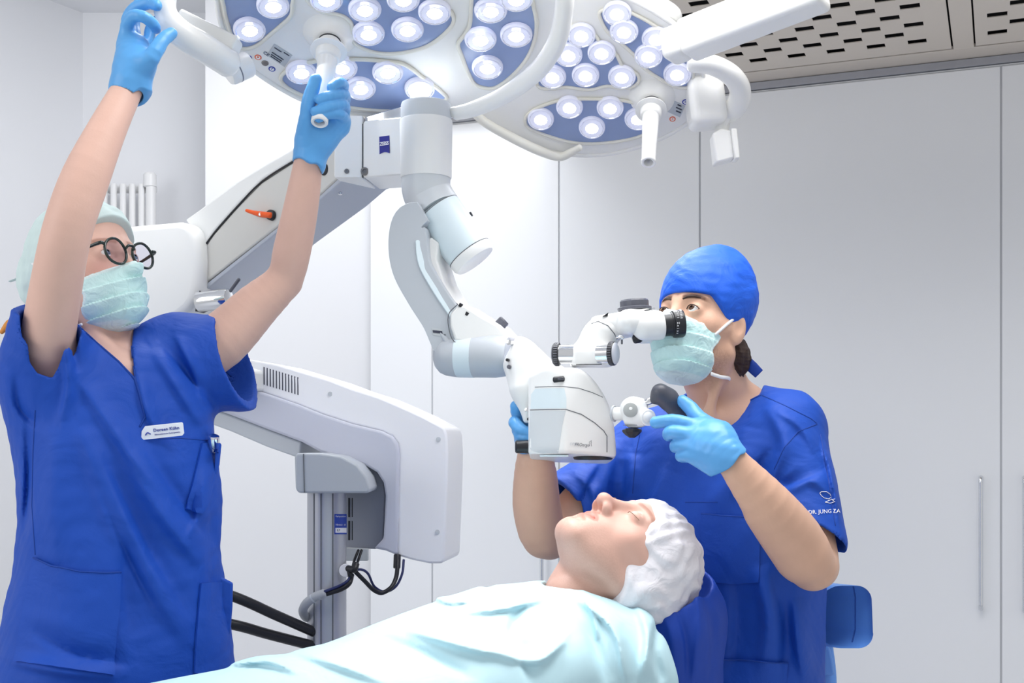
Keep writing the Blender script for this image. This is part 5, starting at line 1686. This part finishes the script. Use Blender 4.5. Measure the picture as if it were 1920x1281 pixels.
for s in (-1, 1):
    tube('eyelash', [HS.w(s * .0195, .0815, .001), HS.w(s * .0250, .0855, .0050), HS.w(s * .0325, .0872, .0062), HS.w(s * .0400, .0850, .0048), HS.w(s * .0465, .0795, .000)], .0011, M_brow, surg, seg=6)
s_folds = [([(1440, 760), (1470, 830), (1455, 900)], 18, .008), ([(1455, 770), (1500, 800), (1530, 850)], 10, .005), ([(1400, 800), (1380, 880), (1330, 950)], 24, .008),
           ([(1440, 850), (1400, 930), (1440, 980)], 14, -.008), ([(1540, 830), (1560, 900), (1572, 980)], 5, .005), ([(1475, 850), (1462, 905), (1500, 900), (1540, 880)], 10, -.006),
           ([(1480, 920), (1520, 900), (1560, 930)], 14, .005), ([(1160, 860), (1150, 940), (1190, 1010)], 14, -.007), ([(1185, 850), (1180, 940)], 14, .007), ([(1250, 880), (1220, 960)], 16, .006),
           ([(1420, 1060), (1440, 1160), (1430, 1260)], 20, .010), ([(1450, 1080), (1470, 1180), (1465, 1281)], 12, -.008), ([(1490, 1120), (1495, 1200), (1510, 1281)], 14, .008),
           ([(1380, 1080), (1385, 1180), (1370, 1281)], 20, -.006), ([(1080, 890), (1110, 920), (1120, 960)], 9, .005), ([(1130, 870), (1105, 910), (1080, 960)], 8, -.005)]
def f_stop(X):
    d = torso_s(X)
    d = smin(d, d_seg(X, P(1415, 772, 2.46), P(1470, 800, 2.41), .058, .074), .04)
    d = smin(d, d_seg(X, P(1310, 785, 2.54), P(1215, 845, 2.62), .060, .072), .05)
    sn = d_seg(X, P(1474, 812, 2.39), P(1518, 1015, 2.28), .075, .068)
    sn = smax(sn, d_plane(X, P(1545, 1000, 2.25), unit((-.70, -.25, -1.0))), .002)
    sf = d_seg(X, P(1205, 850, 2.62), P(1040, 965, 2.52), .074, .070)
    sf = smax(sf, d_plane(X, P(1055, 940, 2.53), unit(P(1040, 965, 2.52) - P(1205, 850, 2.62))), .002)
    d = smin(d, sn, .03)
    d = smin(d, sf, .04)
    d = d - 2.0 * d_fold(X, s_folds, 2.58)
    d = d - .0030 * d_noise(X, 26.0, 12)
    d = smax(d, -d_chain(X, [P(1500, 930, 2.325), P(1519, 1018, 2.278), P(1530, 1080, 2.24)], [.0545, .0605, .062]), .003)
    d = smax(d, -d_chain(X, [P(1110, 915, 2.565), P(1035, 970, 2.515), P(960, 1020, 2.48)], [.055, .060, .064]), .003)
    return neck_cut(X, d, [(1255, 690), (1270, 765), (1296, 820), (1340, 786), (1380, 762), (1424, 740), (1446, 690)], 2.53)
stp = soft('scrub_top', f_stop, (.0, 2.05, .50), (.80, 2.80, 1.46), .0034, M_scrub, surg)
sbv = bvh_of(stp)
line_on('collar_edge', sbv, [(1427, 741), (1380, 764), (1340, 788), (1318, 806)], .0020, M_scrub2, stp)
line_on('seam', sbv, [(1430, 742), (1470, 760), (1520, 785), (1532, 795)], .0012, M_scrub2, stp)
line_on('seam', sbv, [(1532, 795), (1496, 810), (1470, 840), (1452, 880)], .0012, M_scrub2, stp)
line_on('seam', sbv, [(1538, 815), (1550, 880), (1560, 950), (1566, 985)], .0012, M_scrub2, stp)
line_on('seam', sbv, [(1205, 790), (1192, 850), (1186, 925)], .0012, M_scrub2, stp)
line_on('seam', sbv, [(1285, 942), (1345, 942)], .0012, M_scrub2, stp)
line_on('pocket_hem', sbv, [(1317, 963), (1370, 967), (1424, 971)], .0014, M_scrub2, stp, .004)
line_on('pocket_seam', sbv, [(1317, 966), (1318, 1090), (1370, 1094), (1423, 1092)], .0010, M_scrub2, stp, .003)
patch_on('pocket', sbv, [(1316, 962), (1370, 966), (1424, 970), (1424, 1092), (1370, 1094), (1318, 1090)], .0045, .004, M_scrub, stp, 8)
patch_on('pocket', sbv, [(1352, 1236), (1400, 1238), (1440, 1240), (1478, 1244), (1476, 1256), (1470, 1300), (1352, 1300)], .0055, .005, M_scrub, stp, 8)
line_on('pocket_hem', sbv, [(1352, 1236), (1400, 1238), (1440, 1240), (1478, 1244)], .0014, M_scrub2, stp, .006)
text_proj('sleeve_print', sbv, 'DR. JUNG ZA', 10.5, 1545, 960, -3, M_white, stp, .0012, width=58)
line_on('sleeve_emblem', sbv, [(1537, 925), (1540, 922), (1549, 922), (1556, 927), (1558, 933), (1553, 936), (1545, 934), (1540, 930), (1537, 925)], .0006, M_white, stp, .0006, 3)
line_on('sleeve_emblem', sbv, [(1547, 942), (1556, 938), (1566, 936)], .0006, M_white, stp, .0006, 3)
line_on('sleeve_emblem', sbv, [(1547, 942), (1556, 944), (1566, 941), (1558, 936)], .0006, M_white, stp, .0006, 3)

face_mask(surg, HS, .0030, 9, pleat=.0030, top_z=-.010)
ssb = bvh_of(sbd)
line_on('mask_band', ssb, [(1340, 627), (1352, 617), (1364, 607), (1378, 596)], .0030, M_strap, surg, .0015, 5)
tube('mask_band', [HS.w(.060, .024, -.112), HS.w(.062, -.005, -.108), HS.w(.060, -.035, -.100), HS.w(.045, -.070, -.092)], .0036, M_strap, surg, seg=8, flat=.0014, up=HS.U)
tube('mask_band', [HS.w(.046, -.068, -.092), HS.w(.050, -.080, -.112), HS.w(.045, -.088, -.135)], .003, M_strap, surg, seg=8, flat=.0012, up=HS.L)
def f_scap(X):
    Q = HS.loc(X).astype(np.float32)
    d = d_ell(Q, (0, -.010, .050), (.0875, .108, .096))
    d = smin(d, d_ell(Q, (0, -.030, .088), (.076, .078, .088)), .04)
    d = smin(d, d_ell(Q, (.01, -.095, -.035), (.03, .025, .03)), .03)
    d = d - .0040 * d_noise(Q, 38., 18)
    # gathered folds towards the knot
    ang = np.arctan2(Q[:, 2] + .05, Q[:, 1] + .12)
    d = d - .0010 * np.sin(ang * 16 + 9 * Q[:, 0]) * np.clip((-Q[:, 1] + .02) / .08, 0, 1) * np.clip((.10 - Q[:, 2]) / .08, 0, 1)
    zline = .034 + np.where(Q[:, 1] > .06, (Q[:, 1] - .06) * -.05, (Q[:, 1] - .06) * .92)
    return smax(d, (zline - Q[:, 2]).astype(np.float32), .0025)
cc = HS.w(0, -.03, .04)
scp = soft('surgical_cap', f_scap, cc - .17, cc + .17, .0022, M_cap, surg)
tube('cap_tie', [P(1392, 646, 2.41), P(1388, 664, 2.405), P(1398, 674, 2.40), P(1410, 688, 2.39), P(1423, 701, 2.385)], [.004, .006, .009, .0115, .0105], mat('cap tie', (12, 56, 150), .65), surg, seg=10, flat=[.004, .003, .0022, .0018, .0016], up=unit((.7, -.3, .7)))
def f_hair(X):
    Q = HS.loc(X).astype(np.float32)
    d = d_ell(Q, (.03, -.075, -.050), (.045, .034, .042))
    d = smin(d, d_ell(Q, (.058, -.055, -.040), (.022, .028, .030)), .01)
    return d - .005 * d_noise(Q, 190., 31)
cc = HS.w(.03, -.07, -.05)
soft('hair', f_hair, cc - .08, cc + .08, .002, M_brow, surg)

glove('glove', surg,
      [([P(1318, 806, 2.185), P(1292, 797, 2.175), P(1262, 789, 2.185), P(1230, 792, 2.205)], [.018, .0135, .0125, .0112]),
       ([P(1318, 818, 2.175), P(1292, 815, 2.165), P(1262, 810, 2.175), P(1254, 815, 2.20), P(1268, 816, 2.225)], [.018, .0140, .0130, .0120, .011]),
       ([P(1320, 838, 2.165), P(1298, 836, 2.16), P(1274, 834, 2.17), P(1267, 838, 2.195), P(1280, 838, 2.215)], [.018, .0135, .0125, .0115, .0105]),
       ([P(1326, 856, 2.16), P(1306, 856, 2.155), P(1284, 853, 2.165), P(1277, 856, 2.185), P(1288, 858, 2.205)], [.017, .0130, .0118, .0108, .0098]),
       ([P(1338, 808, 2.19), P(1312, 786, 2.215), P(1295, 766, 2.235), P(1280, 752, 2.245)], [.020, .0150, .0135, .0115])],
      [([P(1384, 878, 2.135), P(1362, 858, 2.14), P(1340, 838, 2.155), P(1318, 828, 2.17)], [.031, .036, .0400, .034]),
       ([P(1345, 862, 2.15), P(1318, 850, 2.16)], [.030, .026]), ([P(1345, 820, 2.165), P(1325, 808, 2.18)], [.030, .024])],
      P(1205, 920, 2.2) - np.array([0, .11, 0]), P(1420, 725, 2.2) + np.array([0, .11, 0]), (P(1374, 872, 2.1), unit(P(1440, 948, 2.15) - P(1378, 872, 2.14))))
glove('glove', surg,
      [([P(988, 800, 2.39), P(972, 776, 2.37), P(968, 762, 2.36)], [.018, .014, .012]),
       ([P(985, 808, 2.38), P(966, 792, 2.36), P(976, 806, 2.34), P(992, 812, 2.335)], [.02, .0135, .0125, .011]),
       ([P(988, 820, 2.38), P(972, 806, 2.36), P(980, 820, 2.34), P(996, 826, 2.335)], [.02, .0135, .0125, .011]),
       ([P(992, 830, 2.38), P(980, 822, 2.36), P(990, 834, 2.34), P(1002, 836, 2.335)], [.018, .0125, .0115, .010]),
       ([P(1005, 815, 2.39), P(1012, 790, 2.38), P(1010, 772, 2.37)], [.018, .014, .012])],
      [([P(1002, 846, 2.42), P(996, 822, 2.405), P(992, 800, 2.395)], [.031, .034, .030])],
      P(930, 870, 2.38) - np.array([0, .10, 0]), P(1050, 740, 2.38) + np.array([0, .09, 0]), (P(1002, 848, 2.42), unit((0, .1, -1))))
def f_slegs(X):
    d = d_chain(X, [np.array([SX[0], 2.52, .60]) + su * .09, np.array([SX[0], 2.52, .56]) + su * .12 + np.array([-.05, .36, 0]), np.array([SX[0], 2.52, .08]) + su * .12 + np.array([-.05, .40, 0])], [.11, .08, .06])
    d = smin(d, d_chain(X, [np.array([SX[0], 2.52, .60]) - su * .09, np.array([SX[0], 2.52, .56]) - su * .12 + np.array([-.12, .34, 0]), np.array([SX[0], 2.52, .08]) - su * .12 + np.array([-.12, .38, 0])], [.11, .08, .06]), .02)
    return smax(d, .04 - X[:, 2], .003)
soft('trousers', f_slegs, (.05, 2.25, .02), (.95, 3.12, .76), .008, M_scrub, surg)

# ================================================================ PATIENT, DRAPE, CHAIRS
M_blue = mat('blue chair cover', (10, 62, 166), 0.6, var=0.08, vscale=10, bump=0.12, bscale=500)
M_vinyl = mat('blue vinyl upholstery', (96, 150, 226), 0.38, var=0.04, vscale=8)
pat = thing('person', 'lying person with closed eyes and white hair net under the pale aqua drape', 'person', (0.05, 2.15, .7))
Up = unit((.89, .41, .20)); fp = np.array([-.22, -.27, .94]); fp = unit(fp - Up * np.dot(fp, Up)); Lp_ = np.cross(Up, fp)
HP = head_at(P(1129, 926, 2.16), (0, .119, -.038), Lp_, fp, Up, 1.10)
NECK = P(1105, 1120, 2.20)
def f_pat(X):
    d = d_limb(X, [HP.w(0, -.030, -.05), HP.w(0, -.040, -.11), P(1100, 1085, 2.21), P(1075, 1150, 2.20)], [.050, .052, .058, .070], 3)
    d = smin(d, d_seg(X, P(1185, 1265, 2.09), P(1000, 1185, 2.36), .034, .036), .05)
    d = smin(d, d_ell(X, (-.14, 2.06, .82), (.30, .15, .085)), .05)
    d = smin(d, d_seg(X, HP.w(.050, -.025, -.06), P(1120, 1090, 2.15), .012, .010), .025)
    return with_head(X, HP, d, 'closed', 1.0, .012)
me = sdf_mesh(f_pat, (-.48, 1.80, .70), (.42, 2.52, 1.24), .0018)
paint(me, skin_tint(me, HP, True, .22, .35, (.66, .55, .50)))
pb = link('body', me, M_skin_c, pat)
tube('eyelash', [HP.w(.0205, .0838, -.0058), HP.w(.0325, .0880, -.0078), HP.w(.046, .0803, -.0048), HP.w(.050, .0765, -.0035)], .0007, M_browp, pat, seg=6)
def f_net(X):
    Q = HP.loc(X).astype(np.float32)
    d = d_ell(Q, (0, -.020, .032), (.097, .110, .091))
    d = smin(d, d_ell(Q, (0, -.062, -.005), (.088, .064, .070)), .03)
    d = smin(d, d_ell(Q, (0, -.030, -.022), (.099, .058, .074)), .02)
    cr = np.sin(Q[:, 0] * 260 + 4 * np.sin(Q[:, 1] * 60)) * .5 + np.sin((Q[:, 1] * 200 + Q[:, 0] * 90) + 3 * np.sin(Q[:, 2] * 70)) * .5
    d = d - .0022 * cr - .0045 * d_noise(Q, 48., 41)
    e = (Q[:, 1] - .085) * .81 - (Q[:, 2] - .046) * .58 - .010 * np.exp(-((Q[:, 2] + .035) / .04) ** 2) + 1.1 * np.maximum(-.030 - Q[:, 2], 0) + .0012 * np.sin(Q[:, 2] * 300)
    return smax(d, e.astype(np.float32), .004)
cc = HP.w(0, -.04, .03)
soft('hair_net', f_net, cc - .17, cc + .17, .0022, M_capp, pat)

# drape over the body
ax_b = unit((-.85, -.53, 0)); ax_s = unit((.53, -.85, 0))
N0 = np.array([.12, 2.20, 0])
d_folds = [([(1060, 1130), (1100, 1180), (1140, 1281)], 12, -.006), ([(1080, 1120), (1150, 1180), (1175, 1281)], 10, .006), ([(760, 1180), (880, 1215), (960, 1230)], 12, .007),
           ([(700, 1195), (800, 1230), (880, 1270)], 10, -.006), ([(860, 1150), (950, 1140), (1030, 1120)], 9, .005), ([(940, 1230), (1010, 1240), (1060, 1200)], 10, .006),
           ([(560, 1225), (640, 1250), (720, 1281)], 9, .005), ([(1000, 1120), (960, 1180), (1000, 1281)], 14, -.005), ([(1190, 1120), (1215, 1190), (1205, 1281)], 14, .007),
           ([(1235, 1150), (1225, 1220), (1240, 1281)], 8, -.006), ([(800, 1110), (850, 1130), (940, 1110)], 7, .004), ([(900, 1090), (930, 1110), (1000, 1100)], 7, -.003),
           ([(420, 1245), (500, 1240), (560, 1262)], 9, .006), ([(1090, 1110), (1110, 1150), (1120, 1200)], 5, .004)]
def f_drape(X):
    q = X - N0.astype(np.float32)
    s = q @ ax_b.astype(np.float32)
    t = q @ ax_s.astype(np.float32)
    z = X[:, 2]
    top = np.interp(s, [-.08, -.02, .05, .15, .30, .45, .60, .80, 1.2], [.965, .985, 1.000, 1.000, .965, .925, .900, .885, .87]).astype(np.float32)
    hw = np.interp(s, [-.10, -.02, .06, .18, .35, .60, 1.2], [.20, .225, .245, .25, .235, .225, .22]).astype(np.float32)
    # rounded cross-section hanging straight at the sides
    dome = np.sqrt((t / hw) ** 2 + (np.maximum(z - (top - .13), 0) / .13) ** 2)
    d = (dome - 1) * .12
    d = smax(d, (.60 - z).astype(np.float32), .01)
    d = smax(d, (-s - .075 + .25 * np.maximum(-t - .05, 0)).astype(np.float32), .03)
    d = smax(d, (s - 1.05).astype(np.float32), .02)
    d = d - 1.8 * d_fold(X, d_folds) - .0022 * d_noise(X, 22.0, 51)
    # room for neck and head
    px, py = pix_of(X)
    d = smax(d, -(np.minimum(d_limb(X, [HP.w(0, -.030, -.05), HP.w(0, -.040, -.11), P(1100, 1085, 2.21), P(1075, 1150, 2.20)], [.07, .06, .0605, .072], 2), d_ell(X, HP.w(0, -.03, .03), (.105, .105, .105)))), .004)
    return d
drp = soft('surgical_drape', f_drape, (-1.0, 1.4, .60), (.36, 2.62, 1.05), .0036, M_drape)
tag(drp, 'pale aqua surgical drape spread over the lying patient', 'drape')

# patient chair with blue covered headrest
pc = thing('patient_chair', 'patient chair with royal blue cover behind the hair net', 'chair', (-.1, 2.15, 0))
CH = HP.w(0, -.10, .03)
def f_cover(X):
    d = d_ell(X, P(1265, 1150, 2.27), (.075, .13, .110))
    d = smin(d, d_seg(X, P(1275, 1170, 2.25), P(1290, 1420, 2.27), .078, .068), .06)
    d = smin(d, d_seg(X, P(1240, 1200, 2.22), P(1255, 1420, 2.25), .055, .055), .06)
    px, py = pix_of(X)
    d = d - d_fold(X, [([(1290, 1080), (1310, 1150), (1300, 1281)], 9, .007), ([(1310, 1090), (1335, 1180), (1330, 1281)], 8, -.006), ([(1240, 1140), (1260, 1200), (1265, 1281)], 10, .006), ([(1265, 1130), (1285, 1200), (1288, 1281)], 6, -.006)])
    d = d - .003 * d_noise(X, 30., 61)
    # hollow for the head
    return smax(d, -(d_ell(X, HP.w(0, -.03, .04), (.112, .112, .112))), .01)
soft('headrest_cover', f_cover, P(1180, 1420, 2.27) - np.array([.03, .20, .0]), P(1380, 1030, 2.27) + np.array([.03, .22, .02]), .003, M_blue, pc)
def f_back(X):
    q = X - N0.astype(np.float32)
    s = q @ ax_b.astype(np.float32); t = q @ ax_s.astype(np.float32)
    e = np.maximum(np.maximum(np.abs(s - .5) - .52, np.abs(t) - .19), np.abs(X[:, 2] - .52) - .06)
    return e
soft('seat_cushion', lambda X: f_back(X) - .02, (-1.15, 1.25, .40), (.40, 2.55, .64), .012, M_blue, pc)
cyl('chair_column', (-.3, 1.93, .05), (-.3, 1.93, .46), .08, M_sg, pc)
lathe('chair_base', (-.3, 1.93, 0), (0, 0, 1), [(.28, 0), (.28, .03), (.20, .06), (.08, .07)], M_sg, pc, seg=40)

# operator stool
stool = thing('operator_stool', 'blue upholstered stool with padded backrest behind the seated surgeon', 'stool', (P(1470, 0, 2.62)[0], 2.62, 0))
sx0 = P(1470, 0, 2.62)[0]
def f_rest(X):
    a, b = P(1400, 1140, 2.72), P(1594, 1150, 2.52)
    d = d_box(X, (a + b) / 2, (np.linalg.norm(b - a) / 2 + npx(36, 2.6), .042, npx(57, 2.6)), np.stack([unit(b - a), np.cross(unit(b - a), EZ) * -1, EZ]), .03)
    return d
rst = soft('backrest', f_rest, P(1340, 1230, 2.62) - np.array([0, .1, 0]), P(1650, 1070, 2.62) + np.array([0, .1, 0]), .003, M_vinyl, stool)
rb_ = bvh_of(rst)
line_on('piping', rb_, [(1600, 1100), (1604, 1120), (1604, 1180), (1598, 1204)], .0016, mat('piping blue', (40, 86, 168), .4), rst)
tube('backrest_post', [P(1540, 1195, 2.64), P(1540, 1215, 2.66), P(1545, 1281, 2.66), P(1540, 1400, 2.62)], [.026, .026, .028, .03], M_vinyl, stool, seg=16, flat=.014, up=(1, 0, 0))
prism('post_cover', [P(x, y, 2.62) for x, y in ((1528, 1222), (1536, 1212), (1557, 1214), (1563, 1240), (1566, 1268), (1527, 1268))], (0, .03, 0), M_vinyl, stool, .006)
lathe('seat', (P(1415, 0, 2.56)[0], 2.56, .42), (0, 0, 1), [(.12, 0), (.19, .005), (.205, .025), (.20, .055), (.17, .07), (.05, .072)], M_vinyl, stool, seg=40, ang=60)
cyl('gas_spring', (P(1415, 0, 2.56)[0], 2.56, .08), (P(1415, 0, 2.56)[0], 2.56, .43), .025, M_chrome, stool)
tube('backrest_arm', [(P(1415, 0, 2.56)[0], 2.60, .44), (P(1540, 0, 2.64)[0], 2.66, .46), P(1541, 1395, 2.63)], .018, M_sg, stool, seg=12)
for k in range(5):
    t = k * 2 * math.pi / 5
    c0 = np.array([P(1415, 0, 2.56)[0], 2.56, .085])
    e = c0 + np.array([math.cos(t), math.sin(t), 0]) * .26
    ft = tube('foot', [c0, e], [.024, .016], M_chrome, stool, seg=10)
    cyl('caster', e + np.array([-.012, 0, -.055]), e + np.array([.012, 0, -.055]), .028, M_black, ft, seg=18, e=.005)
